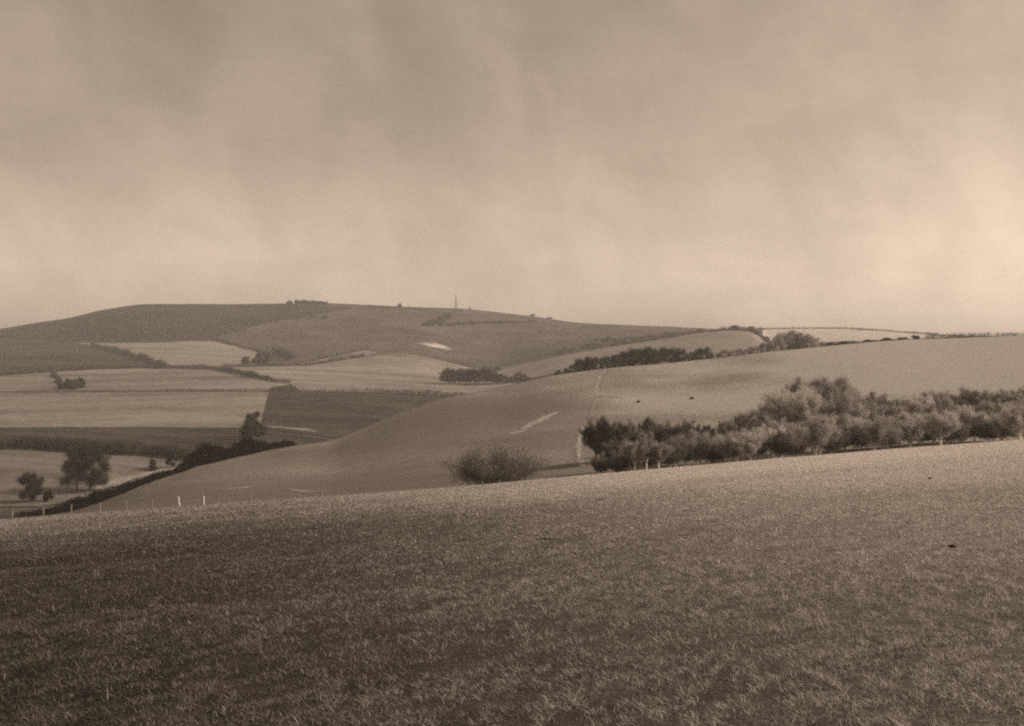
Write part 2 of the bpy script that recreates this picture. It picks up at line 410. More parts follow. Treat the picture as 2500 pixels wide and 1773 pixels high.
def strip(name, pts, width, mat, lift=0.3, Ymin=None, Yend=None, fade=True, seed=0):
    """a worn strip on the ground along a line of sight-line points; width in metres across the sight"""
    Q = []
    for k in range(len(pts) - 1):
        for t in np.linspace(0, 1, 14, endpoint=False):
            Q.append((pts[k][0] + (pts[k + 1][0] - pts[k][0]) * t, pts[k][1] + (pts[k + 1][1] - pts[k][1]) * t))
    Q.append(pts[-1])
    W = [ground_at(a, b, Ymin) for a, b in Q]
    W = np.array(W); n = len(W)
    T = np.gradient(W[:, :2], axis=0); T /= np.linalg.norm(T, axis=1)[:, None] + 1e-9
    N = np.stack([-T[:, 1], T[:, 0]], 1)
    u = np.linspace(0, 1, n)
    w = width * (0.55 + 0.9 * vnoise(u * n * 0.22, 0, seed + 3)) * (np.clip(np.minimum(u, 1 - u) * 6, 0.08, 1) if fade else 1)
    P = np.zeros((7, n, 3)); ed = np.zeros((7, n))
    for r, s in enumerate(np.linspace(-0.5, 0.5, 7)):
        ed[r] = (1 - abs(s) * 2) * np.clip(np.minimum(u, 1 - u) * 7, 0, 1)
        e = s * w + (vnoise(u * n * 0.5, r, seed) - 0.5) * w * 0.25
        X = W[:, 0] + N[:, 0] * e; Y = W[:, 1] + N[:, 1] * e
        P[r, :, 0] = X; P[r, :, 1] = Y
        P[r, :, 2] = [float(far_z(CX + F * x / y, y)) + lift for x, y in zip(X, Y)]
    return link(name, grid_mesh(name, P, {'edge': ed.ravel()}), mat, kind='structure')

SL = 180.0
strip('path', [(835, 1176), (905, 1150), (983, 1128), (1086, 1098), (1170, 1078)], 1.6, M_rut_s, Ymin=SL, lift=0.24, seed=1)
strip('chalk_scar', [(1236, 1065), (1268, 1056), (1300, 1037), (1336, 1018), (1378, 1000)], 6.0, M_scar_s, Ymin=SL, lift=0.24, seed=2)
strip('chalk_scar', [(1330, 1029), (1342, 1027), (1356, 1026)], 5.0, M_scar_s, Ymin=SL, lift=0.24, seed=3)
strip('chalk_scar', [(540, 1197), (580, 1193), (636, 1188)], 3.2, M_scar_s, Ymin=SL, lift=0.24, seed=4)
strip('chalk_scar', [(700, 1194), (735, 1200), (772, 1204)], 5.5, M_rut_s, Ymin=SL, lift=0.24, seed=5)
strip('path', [(1482, 903), (1464, 920), (1457, 945), (1451, 968)], 1.5, M_scar_s, Ymin=SL, lift=0.24, seed=6)
strip('path', [(1490, 903), (1476, 920), (1470, 940), (1466, 955)], 1.5, M_rut_s, Ymin=SL, lift=0.24, seed=7)
strip('path', [(1451, 966), (1446, 995), (1434, 1032)], 1.2, M_rut_s, Ymin=SL, lift=0.24, seed=17)
strip('path', [(1462, 968), (1490, 970), (1520, 972)], 5.0, M_rut_s, Ymin=SL, lift=0.24, seed=8)
strip('chalk_bank', [(1431, 1032), (1420, 1055), (1413, 1085), (1414, 1115), (1420, 1138), (1428, 1146)], 3.0, M_scar_s, Ymin=SL, lift=0.24, seed=9)
strip('path', [(255, 1236), (300, 1226), (372, 1216)], 2.0, M_rut_s, Ymin=SL, lift=0.24, seed=12)
strip('chalk_scar', [(640, 1043), (690, 1046), (740, 1051), (782, 1057)], 9.0, M_strip_s, Ymin=480, seed=10, lift=0.6)
strip('chalk_pit', [(1046, 848), (1060, 845), (1078, 845), (1091, 846)], 62.0, M_chalk_s, Ymin=1600, seed=11, lift=0.6)
strip('path', [(205, 1208), (300, 1174), (400, 1150), (440, 1143)], 10.0, M_strip_s, Ymin=380, seed=13, lift=0.6)

# ------------------------------------------------------------------ vegetation meshes
def leaf_cloud(centers, radii, n_each, size, squash=(1, 1, 1), shell=0.55, seed=0, up=0.0):
    """many small leaf-sized faces spread through a set of rounded clumps"""
    rg = np.random.default_rng(seed)
    V = []
    for c, r, n in zip(centers, radii, n_each):
        d = rg.normal(size=(n, 3)); d /= np.linalg.norm(d, axis=1)[:, None]
        rad = (shell + (1 - shell) * rg.random(n)) ** 0.8
        rad = rad * (0.8 + 0.4 * vnoise(d[:, 0] * 2.2 + c[0], d[:, 1] * 2.2 + d[:, 2] * 1.7 + c[1], seed))
        p = np.asarray(c) + d * rad[:, None] * r * np.asarray(squash)
        a = rg.normal(size=(n, 3)); a /= np.linalg.norm(a, axis=1)[:, None]
        nr = d * 0.6 + rg.normal(size=(n, 3)) * 0.6 + np.array([0, 0, up])
        b = np.cross(nr, a); b /= np.linalg.norm(b, axis=1)[:, None] + 1e-9
        a = np.cross(b, nr); a /= np.linalg.norm(a, axis=1)[:, None] + 1e-9
        s = size * (0.5 + rg.random(n))[:, None]
        V.append(np.stack([p - a * s * 0.6, p + b * s * 0.36, p + a * s * 0.6, p - b * s * 0.36], 1))
    V = np.concatenate(V)
    n = len(V)
    return V.reshape(-1, 3), np.arange(n * 4).reshape(n, 4)

def tubes(paths, sides=6):
    """paths: list of (points, radii) -> verts, quads"""
    V = []; Q = []; o = 0
    for pts, rad in paths:
        pts = np.asarray(pts, float); n = len(pts)
        T = np.gradient(pts, axis=0); T /= np.linalg.norm(T, axis=1)[:, None] + 1e-9
        ref = np.array([0, 1, 0.1]) if abs(T[0][1]) < 0.8 else np.array([1, 0, 0.1])
        A = np.cross(T, ref); A /= np.linalg.norm(A, axis=1)[:, None] + 1e-9
        B = np.cross(T, A)
        th = np.arange(sides) / sides * 2 * math.pi
        ring = pts[:, None] + (A[:, None] * np.cos(th)[None, :, None] + B[:, None] * np.sin(th)[None, :, None]) * np.asarray(rad)[:, None, None]
        V.append(ring.reshape(-1, 3))
        for i in range(n - 1):
            for k in range(sides):
                k2 = (k + 1) % sides
                Q.append((o + i * sides + k, o + i * sides + k2, o + (i + 1) * sides + k2, o + (i + 1) * sides + k))
        o += n * sides
    return np.concatenate(V), np.array(Q)

def make_tree(seed, h, cr, trunk_h, leaf_n=3600, leaf=0.22, twig_n=15000, r0=0.34, lean=0.0, flat=1.25, stems=1):
    """trunk + limbs mesh, crown mesh (twigs and small leaves round the limb ends)"""
    rg = np.random.default_rng(seed)
    paths = []; ends = []
    for s in range(stems):
        off = np.array([(s - (stems - 1) / 2) * 0.7, 0, 0])
        pts = [np.array([0, 0, -1.2]) + off * 0.4]
        cur = off * 0.4
        for k in range(1, 9):
            t = k / 8
            pts.append(np.array([cur[0] + lean * t * h * 0.2 + rg.normal() * 0.12 + off[0] * t * 1.4, rg.normal() * 0.12, h * 0.86 * t]))
        pts = np.array(pts)
        rad = r0 * np.concatenate([[1.25], np.linspace(1, 0.16, 8)])
        paths.append((pts, rad))
        nl = int(9 / stems) + 2
        for k in range(nl):
            t = trunk_h / h + (0.97 - trunk_h / h) * (k + rg.random() * 0.6) / nl
            i = min(8, max(1, int(t / 0.86 * 8)))
            b = pts[i]
            az = k * 2.4 + rg.random() * 1.1 + s * 1.7
            rel = (b[2] - trunk_h) / max(h - trunk_h, 0.1)
            ln = cr * (0.62 + 0.45 * rg.random()) * (1.1 - 0.55 * abs(rel - 0.3))
            el = 0.25 + 0.75 * max(rel, 0)
            dirv = np.array([math.cos(az) * math.cos(el), math.sin(az) * math.cos(el), math.sin(el) * 0.9])
            L = [b + dirv * ln * q + np.array([0, 0, 0.22 * ln * q * q]) + rg.normal(size=3) * 0.10 * q * cr * 0.3 for q in np.linspace(0, 1, 5)]
            r1 = rad[i] * 0.55
            paths.append((np.array(L), np.linspace(r1, r1 * 0.15, 5)))
            ends.append(L[-1]); ends.append(L[3])
            for j in range(3):
                b2 = L[2 + (j % 2)]
                d2 = dirv + rg.normal(size=3) * 0.6 + np.array([0, 0, 0.25]); d2 /= np.linalg.norm(d2)
                l2 = ln * (0.35 + 0.3 * rg.random())
                L2 = [b2 + d2 * l2 * q for q in np.linspace(0, 1, 3)]
                paths.append((np.array(L2), np.linspace(r1 * 0.4, r1 * 0.08, 3)))
                ends.append(L2[-1])
    ends.append(np.array([lean * h * 0.2, 0, h * 0.9]))
    V, Q = tubes(paths)
    tr = mesh_np('trunk', V, Q, np.full(len(Q), 4), smooth=True)
    E = np.array(ends)
    # leaves in clumps round the limb ends
    rr = cr * (0.22 + 0.20 * rg.random(len(E)))
    per = np.maximum((leaf_n * rr ** 2 / (rr ** 2).sum()).astype(int), 8)
    V1, F1 = leaf_cloud(E, rr, per, leaf, (1, 1, flat), 0.25, seed + 5)
    # twigs: long slender faces fanning out and up
    k = rg.integers(0, len(E), twig_n)
    b = E[k] + rg.normal(size=(twig_n, 3)) * cr * np.array([0.15, 0.15, 0.19])
    ctr = np.array([0, 0, trunk_h + (h - trunk_h) * 0.3])
    d = b - ctr; d /= np.linalg.norm(d, axis=1)[:, None] + 1e-9
    d = d + rg.normal(size=(twig_n, 3)) * 0.5 + np.array([0, 0, 0.5]); d /= np.linalg.norm(d, axis=1)[:, None]
    sd = np.cross(d, rg.normal(size=(twig_n, 3))); sd /= np.linalg.norm(sd, axis=1)[:, None] + 1e-9
    ln = cr * (0.14 + 0.2 * rg.random(twig_n))[:, None]; w = 0.035 + 0.03 * rg.random(twig_n)[:, None]
    V2 = np.stack([b - sd * w, b + sd * w, b + d * ln], 1).reshape(-1, 3)
    F2 = np.arange(twig_n * 3).reshape(-1, 3) + len(V1)
    V = np.concatenate([V1, V2])
    flat_f = np.concatenate([F1.ravel(), F2.ravel()])
    cnt = np.concatenate([np.full(len(F1), 4), np.full(len(F2), 3)])
    cw = mesh_np('crown', V, flat_f, cnt)
    return tr, cw, h

def make_fan_tree(seed, h, cr, trunk_h, twig_n=24000, r0=0.40, stems=1, lean=0.0):
    """bare downland tree: pale limbs rising in a fan to a domed head of fine twigs"""
    rg = np.random.default_rng(seed)
    ch = (h - trunk_h) * 0.60; cz = h - ch
    paths = []; seeds = []
    for s in range(stems):
        bx = (s - (stems - 1) / 2) * 1.1
        tp = np.array([bx * 1.6 + lean * trunk_h * 0.3, rg.normal() * 0.15, trunk_h])
        base = np.array([bx * 0.5, 0, -1.5])
        paths.append(([base, base * 0.4 + tp * 0.6 * np.array([1, 1, 0.4]), tp], [r0 * 1.25, r0, r0 * 0.8]))
        for k in range(int(17 / stems) + 1):
            az = k * 2.4 + rg.random() * 0.9 + s
            el = math.asin(min(0.98, 0.02 + 0.96 * rg.random() ** 0.8))
            q = 0.74 + 0.2 * rg.random()
            e = np.array([math.cos(az) * math.cos(el) * cr * q + lean * h * 0.12, math.sin(az) * math.cos(el) * cr * q, cz + math.sin(el) * ch * q])
            c1 = tp + np.array([0, 0, (e[2] - tp[2]) * 0.45]) + (e - tp) * np.array([0.28, 0.28, 0.0])
            L = [tp * (1 - t) ** 2 + 2 * c1 * t * (1 - t) + e * t * t + rg.normal(size=3) * 0.12 * t for t in np.linspace(0, 1, 6)]
            r1 = r0 * (0.34 + 0.16 * rg.random())
            paths.append((L, np.linspace(r1, 0.03, 6)))
            for j in range(6):
                b = L[2 + j % 4]; d = (b - np.array([0, 0, trunk_h * 0.8])); d /= np.linalg.norm(d); d = d + rg.normal(size=3) * 0.45 + np.array([0, 0, 0.3]); d /= np.linalg.norm(d)
                l2 = cr * (0.22 + 0.26 * rg.random()); e2 = b + d * l2
                paths.append(([b, (b + e2) / 2 + rg.normal(size=3) * 0.06, e2], [r1 * 0.34, r1 * 0.2, 0.015]))
                seeds.append((e2, d)); seeds.append(((b + e2) / 2, d))
            seeds.append((L[-1], (L[-1] - L[-2]) / np.linalg.norm(L[-1] - L[-2])))
    V, Q = tubes(paths, 5); tr = mesh_np('trunk', V, Q, np.full(len(Q), 4), smooth=True)
    i = rg.integers(0, len(seeds), twig_n)
    B = np.array([a for a, _ in seeds])[i]; D = np.array([d for _, d in seeds])[i]
    b = B + rg.normal(size=(twig_n, 3)) * cr * np.array([0.085, 0.085, 0.11])
    d = D + rg.normal(size=(twig_n, 3)) * 0.42 + np.array([0, 0, 0.22]); d /= np.linalg.norm(d, axis=1)[:, None]
    sd = np.cross(d, rg.normal(size=(twig_n, 3))); sd /= np.linalg.norm(sd, axis=1)[:, None] + 1e-9
    ln = (0.45 + 0.75 * rg.random(twig_n))[:, None]; w = (0.022 + 0.028 * rg.random(twig_n))[:, None]
    V = np.stack([b - sd * w, b + sd * w, b + d * ln], 1).reshape(-1, 3)
    return tr, mesh_np('crown', V, np.arange(len(V)).reshape(-1, 3), np.full(len(V) // 3, 3)), h

def make_bush(seed, r=1.0, h=1.0, n=420, leaf=0.22, lobes=6):
    rg = np.random.default_rng(seed)
    C = []; R = []
    for k in range(lobes):
        az = rg.random() * 6.28; q = r * 0.55 * math.sqrt(rg.random())
        C.append((math.cos(az) * q, math.sin(az) * q, h * (0.30 + 0.35 * rg.random()))); R.append(r * (0.40 + 0.25 * rg.random()))
    C.append((0, 0, h * 0.35)); R.append(r * 0.6)
    V, Fq = leaf_cloud(C, R, [n // len(C)] * len(C), leaf, (1, 1, h / r * 0.72), 0.35, seed)
    V[:, 2] = np.maximum(V[:, 2], -0.1)
    return mesh_np('bush', V, Fq, np.full(len(Fq), 4))

M_leaf_dark = leaf_mat('dark_foliage', 0.028, 0.07, 0.15)
M_leaf_mid = leaf_mat('brown_foliage', 0.22, 0.44, 0.36)
M_leaf_grey = leaf_mat('grey_twigs', 0.34, 0.62, 0.38)
M_leaf_far = leaf_mat('far_foliage', 0.045, 0.10, 0.2, 0.3)
M_under = leaf_mat('undergrowth', 0.12, 0.25, 0.3)
M_leaf_black = leaf_mat('blackish_foliage', 0.008, 0.024, 0.08)
M_bark = plain_mat('pale_bark', 0.52, 0.76)
M_bark_d = plain_mat('dark_bark', 0.05, 0.10)

def put_tree(proto, mats, pos, scale, rz, label, group=None, name='tree', cat='tree'):
    tr, cw, h = proto
    root = link(name, None, loc=pos, label=label, cat=cat, group=group)
    root.rotation_euler = (0, 0, rz); root.scale = scale if isinstance(scale, tuple) else (scale,) * 3
    for nm, me, mt in (('trunk', tr, mats[1]), ('crown', cw, mats[0])):
        o = link(nm, me, parent=root)
        if not me.materials: me.materials.append(mt)
        o.material_slots[0].link = 'OBJECT'; o.material_slots[0].material = mt
    return root

PT = [make_tree(21, 12, 4.2, 2.4), make_tree(22, 13, 4.3, 3.6, lean=0.15), make_tree(23, 11, 4.4, 2.0, flat=1.0),
      make_tree(24, 14, 3.9, 4.0, lean=-0.12), make_tree(25, 12, 4.8, 2.6, stems=2), make_tree(26, 10, 3.8, 1.6)]
ORD = ['first', 'second', 'third', 'fourth', 'fifth', 'sixth', 'seventh', 'eighth', 'ninth', 'tenth', 'eleventh', 'twelfth',
       'thirteenth', 'fourteenth', 'fifteenth', 'sixteenth', 'seventeenth', 'eighteenth', 'nineteenth', 'twentieth']

LEAFY = PT
PT = [make_fan_tree(121, 12, 4.4, 2.8), make_fan_tree(122, 13, 4.6, 3.6, lean=0.2), make_fan_tree(123, 11, 4.7, 2.2, stems=2),
      make_fan_tree(124, 14, 4.2, 4.2, lean=-0.2), make_fan_tree(125, 12, 5.0, 2.6, stems=2), make_fan_tree(126, 10, 4.0, 2.0)]
def tree_to(px, top, Y, proto, mats, label, group, wide=1.0, rz=None):
    """a tree rooted on the ground at depth Y whose head reaches the given sight line"""
    x, y, z = at_depth(px, Y)
    hh = -(top - CY) / F * Y - z
    s = max(hh, 3.0) / (PT[proto][2] * 1.0) if isinstance(proto, int) else max(hh, 3) / (proto[2] * 0.97)
    return put_tree(PT[proto] if isinstance(proto, int) else proto, mats, (x, y, z), (s * wide, s * wide, s),
                    random.random() * 6.28 if rz is None else rz, label, group)

# --- the wood: dark end on the left
M_leaf_dusk = leaf_mat('dusky_twigs', 0.10, 0.21, 0.3)
G1 = 'trees of the low dark wood'
DK = (M_leaf_dusk, M_bark)
GM, DM, MM = (M_leaf_grey, M_bark), (M_leaf_dark, M_bark_d), (M_leaf_mid, M_bark)
low = [(1462, 1036, 262, 2, DM, 0.8), (1492, 1046, 268, 5, DK, 1.0), (1530, 1038, 270, 0, DK, 0.95), (1582, 1028, 285, 3, DK, 0.8),
       (1622, 1037, 272, 4, DK, 1.0), (1668, 1040, 270, 2, DK, 1.0), (1716, 1044, 266, 0, DM, 1.0)]
for k, (px, top, Y, pr, mt, wd) in enumerate(low):
    tree_to(px, top, Y, pr, mt, ['dark bushy tree at the left end of the low wood beside the chalk bank',
            'second tree from the left end of the low dark wood', 'third tree from the left end of the low dark wood',
            'narrow tree poking highest out of the low dark wood', 'broad two-stemmed tree in the middle of the low dark wood',
            'rounded tree left of the darkest tree in the low wood', 'very dark tree at the right end of the low wood above the yew'][k], G1, wd * 1.25)
for k, (px, top, Y, pr) in enumerate([(1496, 1086, 232, 5), (1548, 1076, 215, 1), (1576, 1066, 217, 3), (1606, 1080, 215, 1), (1650, 1072, 236, 4), (1695, 1076, 238, 0)]):
    tree_to(px, top, Y, pr, DK if k in (0, 4, 5) else MM, ['small front tree at the left edge of the low wood', 'pale slim trunk tree in front of the low wood, left of the pale pair',
            'pale slim trunk tree in front of the low wood, middle of three', 'forked pale tree in front of the low wood, right of the three',
            'front tree with spreading double stem below the low wood', 'front tree just left of the dark yew'][k], 'front trees of the low dark wood', 1.15)


# dark yew with drooping fronds
def make_yew(seed, h=8, r=4.2):
    rg = np.random.default_rng(seed)
    paths = [(np.array([[0, 0, -1], [0.1, 0, h * 0.35], [0, 0.1, h * 0.7], [0, 0, h * 0.95]]), [0.35, 0.3, 0.16, 0.04])]
    C = []; R = []
    for k in range(26):
        t = 0.12 + 0.85 * k / 26; az = k * 2.4
        ln = r * (1 - 0.72 * t) * (0.75 + 0.4 * rg.random())
        p = [np.array([0, 0, h * t]) + np.array([math.cos(az) * ln * q, math.sin(az) * ln * q, 0.15 * ln * q - 0.28 * ln * q * q]) for q in np.linspace(0, 1, 4)]
        paths.append((np.array(p), np.linspace(0.09, 0.02, 4)))
        for q in (1, 2, 3): C.append(p[q]); R.append(0.55 + 0.25 * rg.random())
    V, Q = tubes(paths, 5); tr = mesh_np('trunk', V, Q, np.full(len(Q), 4), smooth=True)
    V, Fq = leaf_cloud(C, R, [34] * len(C), 0.32, (1, 1, 0.42), 0.2, seed, up=0.5)
    return tr, mesh_np('crown', V, Fq, np.full(len(Fq), 4)), h
YEW = make_yew(5)
tree_to(1738, 1080, 232, YEW, DM, 'blackish spreading yew at the right end of the low wood', None, 1.1)

# --- the tall grey wood to the right
G2, G3 = 'back row trees of the tall grey wood', 'front row trees of the tall grey wood'
back = [(1776, 1033), (1808, 1020), (1846, 1006), (1880, 985), (1908, 966), (1938, 945), (1970, 939), (2004, 960), (2040, 934), (2074, 962),
        (2112, 986), (2150, 972), (2204, 980), (2244, 972), (2284, 954), (2326, 968), (2370, 962), (2416, 958), (2466, 950), (2520, 946)]
seqp = [2, 0, 4, 1, 3, 1, 0, 4, 3, 2, 0, 4, 2, 0, 1, 3, 2, 4, 1, 0]
for k, (px, top) in enumerate(back):
    tree_to(px, top, 300 + 14 * math.sin(k * 2.3), seqp[k], DK if k % 5 == 1 else GM if k % 2 else MM,
            {0: 'lowest tree, at the left end of the tall grey wood', 8: 'tallest rounded crown of the tall grey wood'}.get(k, f'{ORD[k]} tree from the left along the back of the tall grey wood'),
            G2, 1.35)
front = [(1790, 1072), (1832, 1062), (1872, 1046), (1912, 1030), (1954, 1018), (1996, 1026), (2032, 1012), (2066, 1022), (2102, 1030),
         (2136, 1024), (2172, 1030), (2212, 1024), (2250, 1016), (2296, 1010), (2340, 1014), (2384, 1008), (2436, 1004), (2490, 1000)]
for k, (px, top) in enumerate(front):
    tree_to(px, top, 216 if k % 4 == 1 else 250 + 9 * math.sin(k * 1.7), (k * 5 + 1) % 6, DK if k % 6 == 4 else GM if k % 3 else MM,
            f'{ORD[k]} tree from the left along the front of the tall grey wood', G3, 1.4)
G4 = 'middle trees of the tall grey wood'
for k, px in enumerate(range(1800, 2530, 42)):
    tp = float(np.interp(px, [q[0] for q in back], [q[1] for q in back])) + random.uniform(16, 42)
    tree_to(px + random.uniform(-6, 6), tp, 274 + random.uniform(-6, 6), (k * 7 + 2) % 6, (MM, GM, MM)[k % 3], f'{ORD[k]} tree from the left in the middle of the tall grey wood', G4, 1.2)
BUSH = [make_bush(60 + k, 1.0, 0.9, 900, 0.13) for k in range(5)]
FAR_BUSH = [make_bush(70 + k, 1.0, 1.0, 260, 0.28, 5) for k in range(4)]

def put_bush(px, py, r, h, mat, label, group=None, Ymin=None, Y=None, bank=BUSH, name='bush', cat='bush'):
    x, y, z = at_depth(px, Y) if Y else ground_at(px, py, Ymin)
    me = random.choice(bank)
    o = link(name, me, loc=(x, y, z - 0.05), label=label, cat=cat, group=group)
    o.scale = (r, r, h); o.rotation_euler = (0, 0, random.random() * 6.28)
    if not me.materials: me.materials.append(mat)
    o.material_slots[0].link = 'OBJECT'; o.material_slots[0].material = mat
    return o

SHRUB = [make_fan_tree(140 + k, 5.0, 3.2, 0.5, twig_n=11000, r0=0.12, stems=2) for k in range(3)]
for k in range(32):
    px = 1474 + k * 34 + random.uniform(-10, 10); hgt = random.uniform(3.0, 6.0)
    x, y, z = at_depth(px, random.uniform(219, 238))
    put_tree(SHRUB[k % 3], ((DK, DK, MM, DK, MM) if px < 1770 else (MM, DK, GM, DK, MM))[k % 5], (x, y, z), (hgt / 4.6, hgt / 4.6, hgt / 5.0), random.random() * 6.28,
             'low twiggy shrub under the trees along the front edge of the wood', 'undergrowth shrubs along the wood edge', name='shrub', cat='shrub')

# bare thorn dome beyond the fence
THORN = make_fan_tree(150, 9.0, 8.3, 0.4, twig_n=34000, r0=0.26, stems=2)
x, y, z = at_depth(1207, 190)
M_twig = leaf_mat('dark_twigs', 0.12, 0.24, 0.1)
zt = -(1104 - CY) / F * 190
put_tree(THORN, (M_twig, M_bark_d), (x, y, z), (0.96, 0.96, max(zt - z, 4) / 10.2), 0.4,
         'wide bare-twigged thorn tree standing just beyond the fence', name='tree')

# --- valley trees on the left
BIG = make_tree(41, 15, 5.2, 3.6, leaf_n=4600, leaf=0.26, twig_n=9000, r0=0.36, flat=0.9)
BIG2 = make_tree(42, 13, 4.6, 3.2, leaf_n=3800, leaf=0.26, twig_n=8000, r0=0.30, lean=0.2)
def valley_tree(px, base, top, proto, mats, label, wide=1.0, group=None, rz=0.0, Ymin=400):
    x, y, z = ground_at(px, base, Ymin)
    s = (-(top - CY) / F * y - z) / (proto[2] * 0.97)
    return put_tree(proto, mats, (x, y, z), (s * wide, s * wide, s), rz, label, group)
M_valley = (M_leaf_dark, M_bark_d)
GV = 'trees in the pale valley field'
valley_tree(188, 1206, 1112, BIG, M_valley, 'tallest dark tree in the pale valley field, left of the pair', 1.12, GV, 0.3)
valley_tree(218, 1204, 1122, BIG2, M_valley, 'lower leaning tree crowding the right side of the tall valley tree', 1.2, GV, 0.2)
valley_tree(72, 1230, 1172, LEAFY[2], M_valley, 'dark tree at the far left edge of the pale valley field', 1.05, GV, 1.0)
valley_tree(116, 1228, 1204, LEAFY[5], M_valley, 'small low tree right beside the leftmost valley tree', 1.3, GV, 2.0)
valley_tree(419, 1146, 1106, LEAFY[3], M_valley, 'slim-trunked tree where the valley field narrows to a point', 1.2, GV, 0.8)
CON = make_yew(8, 5.0, 2.3)
valley_tree(373, 1151, 1122, CON, M_valley, 'small dark cone-shaped evergreen in the pale valley field', 1.0, None, 0)
M_corner = (M_leaf_far, M_bark_d)
GJ = 'trees at the corner of the pale and dark fields'
valley_tree(618, 1068, 1020, LEAFY[0], M_corner, 'tallest tree at the corner where pale and dark valley fields meet', 1.0, GJ, 0.5, 500)
valley_tree(602, 1074, 1042, LEAFY[5], M_corner, 'lower left tree of the field corner clump', 1.3, GJ, 1.5, 500)
valley_tree(636, 1068, 1042, LEAFY[2], M_corner, 'lower right tree of the field corner clump', 1.1, GJ, 2.5, 500)

# --- hedges
def hedge(pts, h, w, mat, label, Ymin=None, seed=0, leaf=None, dens=1.0, vary=0.5, name='hedge', group=None, hs=None, depth=None, step=None, gap=0.0):
    """one hedge: rounded bushes grown together along a line on the ground"""
    rg = np.random.default_rng(seed + 900)
    if pts[0][0] <= 40 and depth is None: pts = [(-260, pts[0][1] + 3)] + pts
    W = np.array([at_depth(a, float(mid_Y(a)) + depth) if depth is not None else ground_at(a, b, Ymin) for a, b in
                  [(pts[k][0] + (pts[k + 1][0] - pts[k][0]) * t, pts[k][1] + (pts[k + 1][1] - pts[k][1]) * t)
                   for k in range(len(pts) - 1) for t in np.linspace(0, 1, 10, endpoint=False)] + [pts[-1]]])
    seg = np.linalg.norm(np.diff(W, axis=0), axis=1); cum = np.concatenate([[0], np.cumsum(seg)])
    st = step or w * 0.5
    C = []; R = []; N = []
    d = 0.0
    pxs_ = np.array([CX + F * q[0] / q[1] for q in W])
    Yavg = W[:, 1].mean(); lf = leaf or max(0.25, Yavg / 1114 * 0.55)
    while d < cum[-1]:
        p = np.array([np.interp(d, cum, W[:, i]) for i in range(3)])
        hh = h if hs is None else float(np.interp(CX + F * p[0] / p[1], [q[0] for q in hs], [q[1] for q in hs]))
        k = 1 + vary * (fbm(d / (w * 5), 3.3, seed, 2) - 0.5) * 2 + rg.normal() * 0.12
        if gap and vnoise(d / (w * 4), 9.1, seed) < gap: d += st; continue
        hh = max(hh * k, hh * 0.3)
        nlev = max(1, int(round(hh / w)))
        for q in range(nlev):
            r = max(w * 0.5, hh / nlev * 0.58)
            C.append(p + np.array([rg.normal() * w * 0.12, rg.normal() * w * 0.18, hh * (q + 0.5) / nlev])); R.append(r)
            N.append(max(10, int(dens * 5.0 * (r / lf) ** 2)))
        d += st * (0.8 + 0.4 * rg.random())
    org = W[len(W) // 2].copy()
    V, Fq = leaf_cloud(np.array(C) - org, R, N, lf, (1, 1, 1), 0.4, seed)
    me = mesh_np(name, V, Fq, np.full(len(Fq), 4))
    return link(name, me, mat, loc=org, label=label, cat='hedge', group=group)

hedge([(40, 1262), (91, 1262), (174, 1250), (244, 1228), (342, 1187), (407, 1164), (462, 1146)], 3, 2.6, M_leaf_black,
      'black thick hedge running down the ridge to the lower left corner', depth=-3, seed=1, dens=2.2, vary=0.18,
      hs=[(40, 1.4), (91, 1.1), (174, 2.8), (244, 2.6), (342, 1.8), (407, 1.4), (462, 1.0)], step=0.9)
hedge([(440, 1146), (505, 1135), (580, 1118), (640, 1106), (712, 1090)], 2.8, 3.0, M_leaf_black, 'dark bushy hedge along the foot of the big slope, above the valley field',
      depth=6, seed=2, dens=1.8, vary=0.45, hs=[(440, 2.8), (500, 5.2), (550, 4.4), (600, 5.0), (660, 3.6), (712, 1.5)], step=1.0)
hedge([(40, 1098), (92, 1101), (250, 1108), (400, 1117), (455, 1121)], 6.0, 5.0, M_leaf_dark, 'deep dark belt of scrub behind the pale valley field',
      Ymin=400, seed=3, dens=1.6, vary=0.4, step=2.0)
hedge([(40, 960), (265, 957), (450, 955), (655, 955)], 2.0, 2.4, M_leaf_far, 'thin straight hedge along the top of the wide pale field', seed=4, vary=0.5, gap=0.15)
hedge([(662, 956), (850, 959), (1000, 963), (1140, 968)], 4.0, 3.4, M_leaf_far, 'ragged hedge along the top of the dark ploughed field', seed=5, vary=0.7)
hedge([(40, 916), (91, 912), (228, 903), (339, 898), (420, 899)], 3.6, 3.6, M_leaf_far, 'hedge below the dark field on the far left', seed=6, vary=0.8)
hedge([(420, 899), (505, 903), (579, 914), (671, 934), (712, 938)], 5.0, 4.5, M_leaf_far, 'hedge slanting down between the two pale middle fields', seed=7, vary=0.6)
hedge([(225, 845), (246, 850), (302, 865), (368, 887), (405, 897)], 6.0, 6.0, M_leaf_far, 'thick hedge slanting down below the upper pale field', seed=8, vary=0.7)
hedge([(20, 823), (91, 829), (187, 836), (376, 838), (468, 832)], 4.0, 4.5, M_leaf_far, 'long hedge at the foot of the dark hill on the left', seed=9, vary=0.6)
hedge([(468, 832), (523, 833), (579, 848), (638, 862)], 5.0, 5.0, M_leaf_far, 'hedge curving over the top of the upper pale field', seed=10, vary=0.6)
hedge([(545, 895), (640, 894), (708, 893), (761, 890), (853, 878), (890, 871)], 4.0, 4.0, M_leaf_far, 'hedge along the upper edge of the large pale field', seed=11, vary=0.7)
hedge([(761, 883), (830, 868), (890, 855)], 3.0, 3.5, M_leaf_far, 'short hedge on the upper side of the narrow strip field', seed=12, vary=0.7)
hedge([(1060, 876), (1093, 885), (1149, 898), (1222, 906)], 4.0, 5.0, M_leaf_far, 'dark hedge behind the right shoulder of the large pale field', Ymin=1300, seed=13, vary=0.5)
